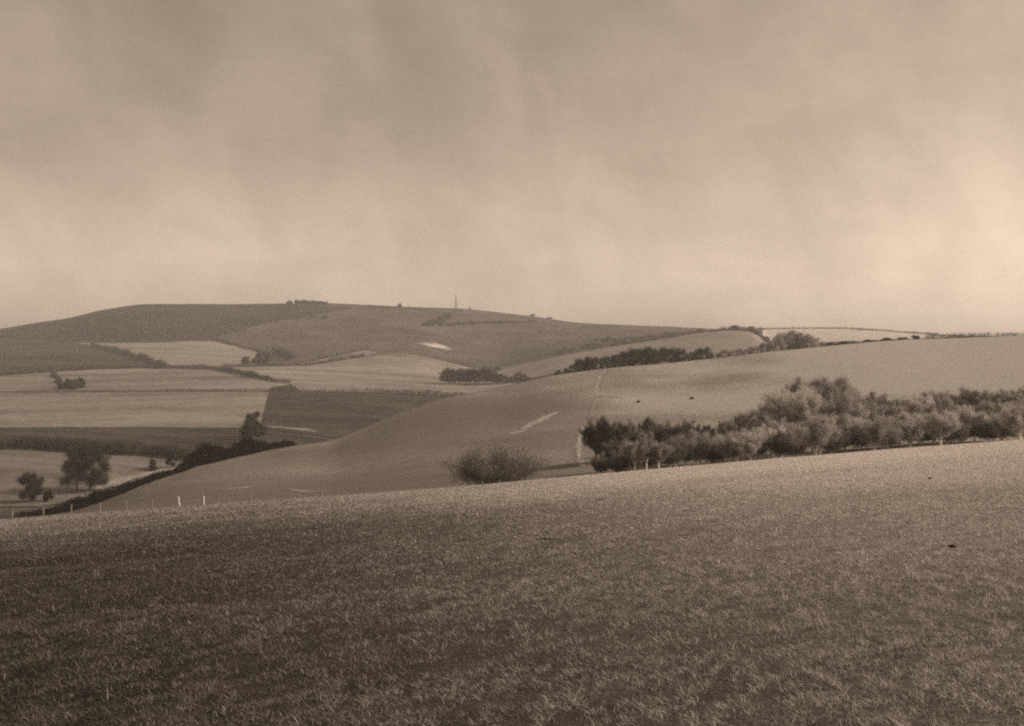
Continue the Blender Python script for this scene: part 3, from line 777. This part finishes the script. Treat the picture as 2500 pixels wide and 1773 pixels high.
hedge([(1440, 857), (1516, 842), (1627, 826), (1710, 813), (1770, 808)], 4.5, 5.0, M_leaf_far, 'hedge along the skyline edge of the right-hand ridge', Ymin=900, seed=14, vary=0.8, gap=0.2)
hedge([(1760, 808), (1793, 806), (1835, 809), (1855, 822), (1873, 836)], 5.5, 5.0, M_leaf_far, 'tall dark hedge over the blunt end of the ridge', Ymin=900, seed=15, vary=0.4)
hedge([(1850, 805), (1943, 803), (2074, 804), (2183, 811), (2290, 819)], 4.0, 5.0, M_leaf_far, 'thin hedge on the skyline above the bleached field', Ymin=1700, seed=16, vary=0.4)
hedge([(2262, 828), (2330, 826), (2400, 824), (2540, 818)], 7.0, 4.5, M_leaf_far, 'dark hedge on the skyline at the far right', depth=8, seed=17, vary=0.8, hs=[(2262, 2), (2290, 3.2), (2400, 3.0), (2540, 3.0)])
hedge([(880, 752), (940, 754), (1000, 757), (1090, 760), (1130, 762)], 6.0, 8.0, M_leaf_far, 'faint hedge just under the crest left of the mast', Ymin=1700, seed=18, vary=0.7, gap=0.25)

def bush_row(spec, label, group, mat, Ymin=None, bank=FAR_BUSH, cat='bush', name='bush'):
    for (px, py, r, h) in spec:
        put_bush(px, py, r, h, mat, label, group, Ymin=Ymin, bank=bank, cat=cat, name=name)

def scatter(pts, n, r, h, jx=4, jy=1.5, seed=0):
    rg = random.Random(seed); out = []
    L = [0.0]
    for k in range(len(pts) - 1): L.append(L[-1] + abs(pts[k + 1][0] - pts[k][0]) + abs(pts[k + 1][1] - pts[k][1]))
    for k in range(n):
        d = (k + rg.random() * 0.8) / n * L[-1]
        out.append((np.interp(d, L, [p[0] for p in pts]) + rg.uniform(-jx, jx), np.interp(d, L, [p[1] for p in pts]) + rg.uniform(-jy, jy),
                    r * rg.uniform(0.7, 1.3), h * rg.uniform(0.7, 1.3)))
    return out

bush_row(scatter([(1032, 795), (1050, 793), (1075, 786), (1098, 778)], 16, 9, 9, 5, 3, 1), 'dark scrub bush in the slanting clump below the mast', 'scrub clump below the mast', M_leaf_far, 1700)
bush_row(scatter([(1060, 798), (1120, 792), (1180, 790), (1250, 790), (1312, 787)], 24, 9, 5, 6, 2, 2), 'low scrub bush in the thin row across the far hill', 'scrub row across the far hill', M_leaf_far, 1700)
bush_row(scatter([(706, 744), (730, 743), (770, 743), (800, 745)], 14, 9, 9, 3, 0.6, 3), 'dark bush in the skyline copse left of the mast', 'skyline copse left of the mast', M_leaf_far, 1700)
bush_row([(976, 752, 8, 11)], 'single dark bush on the far hill crest, left of the mast', None, M_leaf_far, 1700)
bush_row([(1147, 757, 4, 6)], 'single small bush on the crest close right of the mast', None, M_leaf_far, 1700)
bush_row([(1300, 772, 8, 6), (1340, 779, 10, 5)], 'low bush on the skyline where the far hill falls right', 'bushes on the falling skyline', M_leaf_far, 1700)
bush_row(scatter([(632, 890), (645, 878), (665, 872), (700, 876)], 16, 11, 12, 7, 5, 4), 'dark bush in the scrub at the right end of the upper pale field', 'scrub at the end of the upper pale field', M_leaf_far)
bush_row([(600, 893, 9, 13)], 'lone bush just left of the scrub in the upper pale field', None, M_leaf_far)
bush_row(scatter([(1360, 868), (1420, 850), (1500, 836), (1570, 828), (1640, 818)], 26, 9, 5, 14, 6, 5), 'low scrub bush on rough turf behind the ridge', 'scrub on rough turf behind the ridge', M_leaf_far, 1640)
bush_row(scatter([(1440, 832), (1500, 829), (1600, 826)], 12, 8, 4, 14, 2, 6), 'tiny scrub bush in the thin row on the hill above the ridge', 'thin scrub row above the ridge', M_leaf_far, 1640)
bush_row(scatter([(130, 916), (138, 925), (146, 940), (152, 955)], 9, 4.5, 6, 2, 2, 7), 'dark bush in the curved row beside the triangular copse', 'curved row of bushes by the copse', M_leaf_far)
bush_row(scatter([(160, 954), (175, 950), (192, 947), (205, 944)], 14, 6, 8, 5, 4, 8), 'dark bush in the triangular copse on the left middle field', 'triangular copse on the left', M_leaf_far)
bush_row([(725, 778, 10, 6), (790, 778, 12, 6), (765, 776, 10, 5)], 'faint bush high on the left face of the far hill', 'faint bushes on the far hill face', M_leaf_far, 1700)

# small open-slope bushes
M_scrub = M_leaf_dark
put_bush(1557, 984, 1.1, 1.5, M_scrub, 'small dark bush on the open slope, left of the two', None, Ymin=SL)
put_bush(1688, 975, 1.3, 1.4, M_scrub, 'small dark bush on the open slope, right of the two', None, Ymin=SL)
put_bush(1695, 1034, 0.95, 1.4, M_leaf_mid, 'grey-brown bush just above the low wood', None, Ymin=SL)
put_bush(1868, 966, 0.8, 1.0, M_leaf_mid, 'tiny bush above the left shoulder of the tall wood', None, Ymin=SL)
put_bush(2130, 966, 1.6, 2.2, M_leaf_mid, 'bush on the slope just above the tall wood', None, Ymin=SL)

# strip of wood behind the slope crest, and the clump in the valley
SM = [make_tree(80 + k, 11, 4.4, 2.2, leaf_n=2400, leaf=0.5, twig_n=1500) for k in range(3)]
def far_tree(px, top, Y, label, group, mats, wide=1.15):
    x, y, z = at_depth(px, Y); h = -(top - CY) / F * Y - z
    s = max(h, 3) / 10.7
    put_tree(random.choice(SM), mats, (x, y, z), (s * wide, s * wide, s), random.random() * 6.28, label, group)
top_t = table((1362, 912), (1400, 895), (1440, 881), (1480, 877), (1530, 868), (1580, 860), (1640, 858), (1680, 866), (1715, 856), (1750, 872))
FM = (M_leaf_far, M_bark)
for k, px in enumerate(np.linspace(1366, 1752, 26)):
    far_tree(px + random.uniform(-4, 4), float(top_t(px)) + random.uniform(-2, 4), float(mid_Y(px)) + random.uniform(14, 34),
             'dark tree in the long strip of wood behind the slope crest', 'long strip of wood behind the slope crest', FM, 1.55)
top_c = table((1080, 918), (1095, 906), (1130, 910), (1180, 908), (1215, 916), (1240, 924), (1270, 916), (1300, 930))
for k, px in enumerate(np.linspace(1088, 1290, 18)):
    x, y, z = ground_at(px, 938 - max(0, (px - 1230) * 0.08))
    h = -(float(top_c(px)) + random.uniform(-2, 3) - CY) / F * y - z; s = max(h, 3) / 10.7
    put_tree(random.choice(SM), FM, (x, y, z), (s * 1.5, s * 1.5, s), random.random() * 6.28,
             'dark tree in the copse at the tip of the large pale field', 'copse at the tip of the large pale field')
for k, px in enumerate(np.linspace(1770, 2010, 14)):
    tp = float(table((1770, 858), (1850, 850), (1890, 832), (1920, 820), (1955, 822), (2010, 836))(px))
    far_tree(px + random.uniform(-4, 4), tp + random.uniform(-2, 3), float(mid_Y(px)) + random.uniform(14, 34),
             'grey bushy tree in the row against the bleached field', 'row of trees against the bleached field', (M_leaf_mid, M_bark), 1.5)
for k, px in enumerate(np.linspace(2020, 2205, 18)):
    put_bush(px + random.uniform(-6, 6), 0, random.uniform(2.2, 5), random.uniform(1.2, 3.0), M_leaf_far, 'low bush in the broken hedge below the bleached field',
             'broken hedge below the bleached field', Y=float(mid_Y(px)) + 12, bank=FAR_BUSH)
put_bush(2236, 0, 3, 3.6, M_leaf_far, 'separate low bush at the right end of the bleached field', None, Y=float(mid_Y(2236)) + 12, bank=FAR_BUSH)

# ------------------------------------------------------------------ mast on the far hill
M_steel = plain_mat('mast_steel', 0.10, 0.16, 0.5, 0.6)
def lattice_mast():
    x, y, z = ground_at(1113, 753.8, 1700)
    ht = (-(711 - CY) / F * y) - z
    root = link('lattice_mast', None, loc=(x, y, z), label='tall thin lattice mast standing on the crest of the far hill', cat='mast')
    hb = ht * 0.80
    def half(t): return 2.6 * (1 - t) ** 1.1 + 0.55
    for sx, sy in ((1, 1), (1, -1), (-1, 1), (-1, -1)):
        T = np.linspace(0, 1, 8)
        pts = np.array([(sx * half(t), sy * half(t), hb * t - (1 if t == 0 else 0)) for t in T])
        V, Q = tubes([(pts, np.linspace(0.30, 0.20, 8))], 5)
        link('leg', mesh_np('leg', V, Q, np.full(len(Q), 4), smooth=True), M_steel, root)
    br = []
    lv = np.linspace(0, 1, 11)
    for a, b in zip(lv[:-1], lv[1:]):
        for (s1, s2) in (((1, 1), (1, -1)), ((1, -1), (-1, -1)), ((-1, -1), (-1, 1)), ((-1, 1), (1, 1))):
            for p, q in ((s1, s2), (s2, s1)):
                br.append((np.array([(p[0] * half(a), p[1] * half(a), hb * a), (q[0] * half(b), q[1] * half(b), hb * b)]), [0.13, 0.13]))
            br.append((np.array([(s1[0] * half(b), s1[1] * half(b), hb * b), (s2[0] * half(b), s2[1] * half(b), hb * b)]), [0.13, 0.13]))
    V, Q = tubes(br, 4)
    link('bracing', mesh_np('bracing', V, Q, np.full(len(Q), 4)), M_steel, root)
    V, Q = tubes([(np.array([(0, 0, hb - 0.5), (0, 0, hb + (ht - hb) * 0.5), (0, 0, ht)]), [0.38, 0.3, 0.2])], 6)
    link('antenna', mesh_np('antenna', V, Q, np.full(len(Q), 4), smooth=True), M_steel, root)
lattice_mast()

# ------------------------------------------------------------------ fence along the foot of the near pasture
M_post = plain_mat('weathered_post', 0.18, 0.32, 6.0)
M_postp = plain_mat('pale_post', 0.40, 0.56, 6.0)
M_wire = plain_mat('fence_wire', 0.20, 0.30, 2.0)
def post_mesh(seed, h=1.3, r=0.08):
    rg = np.random.default_rng(seed)
    k = 8; V = []; th = np.arange(k) / k * 6.283
    prof_ = [(-0.5, 1.0), (0.0, 1.05), (0.4, 1.0), (h - 0.05, 0.92), (h, 0.7)]
    for zz, s in prof_:
        rr = r * s * (1 + rg.normal(size=k) * 0.06)
        V += [(math.cos(t) * q, math.sin(t) * q, zz) for t, q in zip(th, rr)]
    Fc = []; cn = []
    for i in range(len(prof_) - 1):
        for j in range(k): Fc += [i * k + j, i * k + (j + 1) % k, (i + 1) * k + (j + 1) % k, (i + 1) * k + j]; cn.append(4)
    Fc += [(len(prof_) - 1) * k + j for j in range(k)]; cn.append(k)
    return mesh_np('post', np.array(V), Fc, cn, smooth=False)
posts = [(-60, 1238), (30, 1238), (106, 1239), (174, 1231), (245, 1228), (308, 1222), (371, 1220), (438, 1212.5), (497, 1210.5), (558, 1212), (612, 1208), (668, 1202),
         (729, 1203), (786, 1197), (838, 1196), (890, 1192), (943, 1187), (992, 1184), (1051, 1187), (1093, 1181), (1135, 1178), (1178, 1175), (1221, 1172),
         (1274, 1170), (1311, 1167), (1352, 1164), (1395, 1162)]
fence = link('fence', None, loc=(0, 0, 0), label='post and wire fence along the far edge of the near pasture', cat='fence')
tops = []
PM = [post_mesh(k) for k in range(4)]
for k, (px, ty) in enumerate(posts):
    best = None
    for Yp in np.arange(128, 160, 0.25):
        Xp = (px - CX) / F * Yp; zz = float(near_z(Xp, Yp)) + 1.3
        e = abs(CY - zz / Yp * F - ty)
        if best is None or e < best[0]: best = (e, Xp, Yp, zz - 1.3)
    _, Xp, Yp, zz = best
    pale = px in (438, 497)
    me = PM[k % 4].copy() if pale else PM[k % 4]
    o = link('post', me, parent=fence, loc=(Xp, Yp, zz))
    if not me.materials: me.materials.append(M_post)
    o.material_slots[0].link = 'OBJECT'; o.material_slots[0].material = M_postp if pale else M_post
    o.rotation_euler = (random.uniform(-.05, .05), random.uniform(-.06, .06) + (0.12 if px == 438 else 0), random.random() * 6)
    if pale:
        o.scale = (1.5, 1.5, 1.0); o['label'] = 'whitish leaning fence post' if px == 438 else 'whitish upright fence post'
    tops.append((Xp, Yp, zz))
tops.sort()
for hgt in (0.35, 0.75, 1.12):
    V, Q = tubes([(np.array([(a, b - 0.08, c + hgt) for a, b, c in tops]), np.full(len(tops), 0.0045))], 4)
    link('wire', mesh_np('wire', V, Q, np.full(len(Q), 4)), M_wire, fence)

# ------------------------------------------------------------------ pasture grass
CA, SA = math.cos(math.atan2(1.7, 1)), math.sin(math.atan2(1.7, 1))
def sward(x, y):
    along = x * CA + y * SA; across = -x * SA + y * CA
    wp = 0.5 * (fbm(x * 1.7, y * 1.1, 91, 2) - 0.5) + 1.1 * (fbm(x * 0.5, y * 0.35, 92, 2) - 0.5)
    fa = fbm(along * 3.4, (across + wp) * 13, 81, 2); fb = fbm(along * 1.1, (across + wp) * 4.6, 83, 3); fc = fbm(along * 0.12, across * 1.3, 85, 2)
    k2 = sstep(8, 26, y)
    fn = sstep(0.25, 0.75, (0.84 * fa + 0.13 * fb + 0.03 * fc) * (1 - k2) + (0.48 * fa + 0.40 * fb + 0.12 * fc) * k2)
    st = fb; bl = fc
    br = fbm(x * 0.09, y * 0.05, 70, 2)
    g = sstep(-1.0, 1.0, (x + 0.5) / (3.5 + 0.33 * y))           # light painted into the sward colour: paler to the right
    dry_shade = 0.36 * (fn - 0.5) + 0.22 * (br - 0.5) + 0.66 * g + 0.38 * sstep(14, 85, y) - 0.03 - 0.12 * (1 - sstep(7, 17, y))  # dry patches plus painted shade: darker close by, paler with distance
    return dry_shade, st, bl, fn
def thatch_dry_shade(x, y):
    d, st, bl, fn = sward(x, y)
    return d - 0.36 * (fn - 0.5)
def grass_patch():
    rg = np.random.default_rng(3)
    out = []
    ca, sa = math.cos(math.atan2(1.7, 1)), math.sin(math.atan2(1.7, 1))
    bands = [(3.0, 4.2, 1500), (4.2, 9, 4200), (9, 16, 2000), (16, 28, 850), (28, 48, 320), (48, 80, 110), (80, 126, 50)]
    X_, Y_, W_, H_, D_ = [], [], [], [], []
    for (y0, y1, den) in bands:
        half = lambda y: 0.53 * y + 3.5
        area = 0.53 * (y1 ** 2 - y0 ** 2) + 7.0 * (y1 - y0)
        n = int(area * den)
        # clustered into tufts
        nt = max(n // 14, 1)
        ty = np.sqrt(y0 ** 2 + (y1 ** 2 - y0 ** 2) * rg.random(nt)); tx = (rg.random(nt) * 2 - 1) * half(ty)
        i = rg.integers(0, nt, n)
        loose = rg.random(n) < 0.4
        sp = 0.05 + 0.0012 * y1
        y = np.where(loose, np.sqrt(y0 ** 2 + (y1 ** 2 - y0 ** 2) * rg.random(n)), ty[i] + rg.normal(size=n) * sp)
        x = np.where(loose, (rg.random(n) * 2 - 1) * half(y), tx[i] + rg.normal(size=n) * sp)
        dry_shade, st, bl, fn = sward(x, y)
        keep = rg.random(n) < np.clip(0.55 + 0.7 * fn, 0.1, 1)
        x, y, st, bl, fn, dry_shade = x[keep], y[keep], st[keep], bl[keep], fn[keep], dry_shade[keep]; n = len(x)
        hgt = (0.018 + 0.034 * rg.random(n) ** 1.6) * (0.52 + 0.78 * fn) * (0.82 + 0.18 * sstep(7, 12, y)) * (1 + 0.9 * sstep(22, 70, y))
        tall = rg.random(n) < 0.006 * sstep(6.5, 11, y); hgt = np.where(tall, hgt * 1.9 + 0.012, hgt)
        dry_shade = dry_shade + 0.75 * (rg.random(n) - 0.45) + np.where(tall, 0.35, 0)
        X_.append(x); Y_.append(y); H_.append(hgt); D_.append(dry_shade)
        W_.append(np.maximum(0.0036 + 0.0036 * rg.random(n), 0.46 * y / 1114 * (0.6 + 0.8 * rg.random(n))))
    x = np.concatenate(X_); y = np.concatenate(Y_); hg = np.concatenate(H_); w = np.concatenate(W_); dry_shade = np.concatenate(D_)
    n = len(x); z = near_z(x, y) - 0.004
    az = rg.random(n) * 6.283; s = np.stack([np.cos(az), np.sin(az), np.zeros(n)], 1) * (w / 2)[:, None]
    la = rg.random(n) * 6.283; lm = hg * (0.3 + 1.9 * rg.random(n))
    lean = np.stack([np.cos(la) * lm - 0.25 * hg, np.sin(la) * lm - 0.1 * hg, np.zeros(n)], 1)
    b = np.stack([x, y, z], 1); up = np.zeros((n, 3)); up[:, 2] = hg
    nearm = y < 28
    V = np.empty((n, 5, 3))
    mid = b + up * 0.6 + lean * 0.35
    V[:, 0] = b - s; V[:, 1] = b + s; V[:, 2] = mid + s * 0.8; V[:, 3] = mid - s * 0.8; V[:, 4] = b + up + lean
    i0 = np.arange(n) * 5
    quads = np.stack([i0, i0 + 1, i0 + 2, i0 + 3], 1); tris = np.stack([i0 + 3, i0 + 2, i0 + 4], 1)
    flat = np.concatenate([quads.ravel(), tris.ravel()]); cnt = np.concatenate([np.full(n, 4), np.full(n, 3)])
    me = mesh_np('grass', V.reshape(-1, 3), flat, cnt, {'dry_shade': np.repeat(dry_shade, 5)})
    print('blades', n)
    m = bpy.data.materials.new('grass_blades'); m.use_nodes = True
    nt_ = NT(m)
    at = nt_.n('ShaderNodeAttribute', attribute_name='dry_shade')
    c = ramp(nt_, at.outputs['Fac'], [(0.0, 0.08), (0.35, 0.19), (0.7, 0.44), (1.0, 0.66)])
    d = nt_.n('ShaderNodeBsdfDiffuse'); t = nt_.n('ShaderNodeBsdfTranslucent')
    nt_.l(c, d.inputs[0]); nt_.l(c, t.inputs[0])
    mx = nt_.n('ShaderNodeMixShader'); mx.inputs[0].default_value = 0.35
    nt_.l(d.outputs[0], mx.inputs[1]); nt_.l(t.outputs[0], mx.inputs[2])
    o = nt_.n('ShaderNodeOutputMaterial'); nt_.l(mx.outputs[0], o.inputs[0])
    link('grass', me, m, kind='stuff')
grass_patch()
link('ground', grid_mesh('ground', ground_grid, {'dry_shade': thatch_dry_shade(ground_grid[:, :, 0].ravel(), ground_grid[:, :, 1].ravel())}), thatch_mat(), kind='structure')

# things lying in the grass
def near_at(px, py):
    Ys = np.linspace(4, 118, 4000); Xs = (px - CX) / F * Ys
    p = CY - near_z(Xs, Ys) / Ys * F
    k = int(np.argmax(p <= py)); return Xs[k], Ys[k], float(near_z(Xs[k], Ys[k]))
M_clod = plain_mat('dark_earth', 0.03, 0.06, 20)
def clod(px, py, w, label):
    x, y, z = near_at(px, py)
    rg = np.random.default_rng(int(px)); V = []; Fc = []; nu, nv = 12, 7
    for i in range(nv):
        t = i / (nv - 1) * math.pi
        for j in range(nu):
            a = j / nu * 6.283; rr = w / 2 * (1 + 0.18 * rg.normal())
            V.append((math.cos(a) * math.sin(t) * rr, math.sin(a) * math.sin(t) * rr * 0.7, math.cos(t) * w * 0.26 + w * 0.2))
    for i in range(nv - 1):
        for j in range(nu): Fc += [i * nu + j, i * nu + (j + 1) % nu, (i + 1) * nu + (j + 1) % nu, (i + 1) * nu + j]
    link('clod', mesh_np('clod', np.array(V), Fc, np.full(len(Fc) // 4, 4), smooth=True), M_clod, loc=(x, y, z + 0.03), label=label, cat='clod')
clod(2325, 1343, 0.10, 'dark clod of earth lying in the pale grass at right')
clod(2270, 1171, 0.13, 'small dark clod near the crest of the pasture at right')
x, y, z = near_at(1340, 1322)
V, Q = tubes([(np.array([(-0.2, 0.02, 0.05), (-0.08, 0, 0.06), (0.06, -0.02, 0.045), (0.22, 0.0, 0.05)]), [0.012, 0.014, 0.011, 0.006])], 6)
link('stick', mesh_np('stick', V, Q, np.full(len(Q), 4), smooth=True), M_clod, loc=(x, y, z), label='thin dark stick lying in the grass', cat='stick')

# ------------------------------------------------------------------ haze, light, sky, camera
hz = bpy.data.materials.new('haze'); hz.use_nodes = True
nt = NT(hz)
pv = nt.n('ShaderNodeVolumePrincipled'); pv.inputs['Density'].default_value = 0.00012; pv.inputs['Color'].default_value = (0.95, 0.93, 0.9, 1)
out = nt.n('ShaderNodeOutputMaterial'); nt.l(pv.outputs[0], out.inputs['Volume'])
zs = np.array([v.co.z for v in terrain.data.vertices]); zmin, zmax = float(zs.min()) - 6, float(zs.max()) + 70
bx = np.array([(a, b, c) for a in (-4300, 4300) for b in (-60, 4100) for c in (zmin, zmax)])
Q = [(0, 1, 3, 2), (4, 6, 7, 5), (0, 4, 5, 1), (2, 3, 7, 6), (0, 2, 6, 4), (1, 5, 7, 3)]
link('haze', mesh_np('haze', bx, np.array(Q), np.full(6, 4)), hz, kind='stuff')

SUN_AZ, SUN_EL = math.radians(90), math.radians(30)      # azimuth measured from the view direction towards the right
sd = bpy.data.lights.new('sun', 'SUN'); sd.energy = 3.0; sd.angle = math.radians(3); sd.color = (1.0, 0.875, 0.765)
so = bpy.data.objects.new('sun', sd); COL.objects.link(so)
so.rotation_euler = (math.pi / 2 - SUN_EL, 0, math.pi - SUN_AZ)
w = bpy.data.worlds.new('World'); S.world = w; w.use_nodes = True
nt = NT(w)
sky = nt.n('ShaderNodeTexSky', sky_type='NISHITA', sun_disc=False, sun_elevation=SUN_EL, sun_rotation=SUN_AZ, air_density=1.0, dust_density=3.0)
bw = nt.n('ShaderNodeRGBToBW'); nt.l(sky.outputs[0], bw.inputs[0])
tc = nt.n('ShaderNodeTexCoord')
sx = nt.n('ShaderNodeSeparateXYZ'); nt.l(tc.outputs['Generated'], sx.inputs[0])
zz = nt.n('ShaderNodeMath', operation='MAXIMUM'); zz.inputs[1].default_value = 0.0; nt.l(sx.outputs[2], zz.inputs[0])
za = nt.n('ShaderNodeMath', operation='ADD'); za.inputs[1].default_value = 0.16; nt.l(zz.outputs[0], za.inputs[0])
dx = nt.n('ShaderNodeMath', operation='DIVIDE'); nt.l(sx.outputs[0], dx.inputs[0]); nt.l(za.outputs[0], dx.inputs[1])
dy = nt.n('ShaderNodeMath', operation='DIVIDE'); nt.l(sx.outputs[1], dy.inputs[0]); nt.l(za.outputs[0], dy.inputs[1])
cv = nt.n('ShaderNodeCombineXYZ'); nt.l(dx.outputs[0], cv.inputs[0]); nt.l(dy.outputs[0], cv.inputs[1])
mp = nt.n('ShaderNodeMapping'); mp.inputs['Scale'].default_value = (0.8, 0.8, 1); mp.inputs['Rotation'].default_value = (0, 0, 0.0); mp.inputs['Location'].default_value = (2.3, 0.7, 0)
nt.l(cv.outputs[0], mp.inputs['Vector'])
cn = nt.n('ShaderNodeTexNoise', i_Scale=0.9, i_Detail=6.0, i_Roughness=0.52, i_Distortion=0.4); nt.l(mp.outputs[0], cn.inputs['Vector'])
cr = nt.n('ShaderNodeMapRange'); cr.inputs[1].default_value = 0.25; cr.inputs[2].default_value = 0.75; cr.inputs[3].default_value = 0.92; cr.inputs[4].default_value = 1.08
nt.l(cn.outputs[0], cr.inputs[0])
mu = nt.n('ShaderNodeMath', operation='MULTIPLY'); pw = nt.n('ShaderNodeMath', operation='POWER'); pw.inputs[1].default_value = 1.0; nt.l(bw.outputs[0], pw.inputs[0])
sc_ = nt.n('ShaderNodeMath', operation='MULTIPLY'); sc_.inputs[1].default_value = 1.0; nt.l(pw.outputs[0], sc_.inputs[0])
hf = nt.n('ShaderNodeMapRange', interpolation_type='SMOOTHSTEP'); hf.inputs[1].default_value = 0.0; hf.inputs[2].default_value = 0.20
hf.inputs[3].default_value = 2.75; hf.inputs[4].default_value = 1.66; nt.l(sx.outputs[2], hf.inputs[0])
hm = nt.n('ShaderNodeMath', operation='MULTIPLY'); nt.l(sc_.outputs[0], hm.inputs[0]); nt.l(hf.outputs[0], hm.inputs[1])
# faint curtains of thin cloud hanging through the air, and small strips of cloud low down
az_ = nt.n('ShaderNodeMath', operation='ARCTAN2'); nt.l(sx.outputs[0], az_.inputs[0]); nt.l(sx.outputs[1], az_.inputs[1])
ca_ = nt.n('ShaderNodeMath', operation='MULTIPLY_ADD'); ca_.inputs[1].default_value = 0.25; nt.l(sx.outputs[2], ca_.inputs[0]); nt.l(az_.outputs[0], ca_.inputs[2])
cu = nt.n('ShaderNodeCombineXYZ'); nt.l(ca_.outputs[0], cu.inputs[0]); nt.l(sx.outputs[2], cu.inputs[1])
def skynoise(scale, loc, detail, lo, hi, a=0.3, b=0.7):
    m_ = nt.n('ShaderNodeMapping'); m_.inputs['Scale'].default_value = scale; m_.inputs['Location'].default_value = loc; nt.l(cu.outputs[0], m_.inputs['Vector'])
    n_ = nt.n('ShaderNodeTexNoise', i_Scale=1.0, i_Detail=detail, i_Roughness=0.55, i_Distortion=0.3); nt.l(m_.outputs[0], n_.inputs['Vector'])
    r_ = nt.n('ShaderNodeMapRange', interpolation_type='SMOOTHSTEP'); r_.inputs[1].default_value = a; r_.inputs[2].default_value = b
    r_.inputs[3].default_value = lo; r_.inputs[4].default_value = hi; nt.l(n_.outputs[0], r_.inputs[0]); return r_.outputs[0]
xf = nt.n('ShaderNodeMapRange'); xf.inputs[1].default_value = -0.45; xf.inputs[2].default_value = 0.45; xf.inputs[3].default_value = 0.93; xf.inputs[4].default_value = 1.06
nt.l(sx.outputs[0], xf.inputs[0])
xm = nt.n('ShaderNodeMath', operation='MULTIPLY'); nt.l(hm.outputs[0], xm.inputs[0]); nt.l(xf.outputs[0], xm.inputs[1])
q = xm.outputs[0]
for f_ in (skynoise((9, 3.2, 1), (3.1, 0.4, 0), 4.0, 0.93, 1.06), skynoise((9, 11, 1), (1.7, 5.2, 0), 7.0, 0.89, 1.09), skynoise((14, 95, 1), (0.3, 2.6, 0), 4.0, 0.995, 1.035, 0.52, 0.75)):
    k_ = nt.n('ShaderNodeMath', operation='MULTIPLY'); nt.l(q, k_.inputs[0]); nt.l(f_, k_.inputs[1]); q = k_.outputs[0]
nt.l(q, mu.inputs[0]); nt.l(cr.outputs[0], mu.inputs[1])
ti = nt.n('ShaderNodeMixRGB', blend_type='MULTIPLY'); ti.inputs[0].default_value = 1; ti.inputs[2].default_value = (1.0, 0.778, 0.595, 1)
nt.l(mu.outputs[0], ti.inputs[1])
bg = nt.n('ShaderNodeBackground', i_Strength=0.10); nt.l(ti.outputs[0], bg.inputs[0])
out = nt.n('ShaderNodeOutputWorld'); nt.l(bg.outputs[0], out.inputs[0])

cd = bpy.data.cameras.new('camera'); cd.sensor_width = 36; cd.lens = F / 2500 * 36; cd.clip_start = 0.1; cd.clip_end = 20000
co = bpy.data.objects.new('camera', cd); COL.objects.link(co); co.rotation_euler = (math.pi / 2, 0, 0)
S.camera = co
S.view_settings.view_transform = 'Standard'; S.view_settings.look = 'None'; S.view_settings.exposure = 0; S.view_settings.gamma = 1
S.cycles.use_denoising = False
S.cycles.max_bounces = 6; S.cycles.volume_bounces = 1; S.cycles.diffuse_bounces = 3; S.cycles.transmission_bounces = 3
S.cycles.filter_width = 2.1
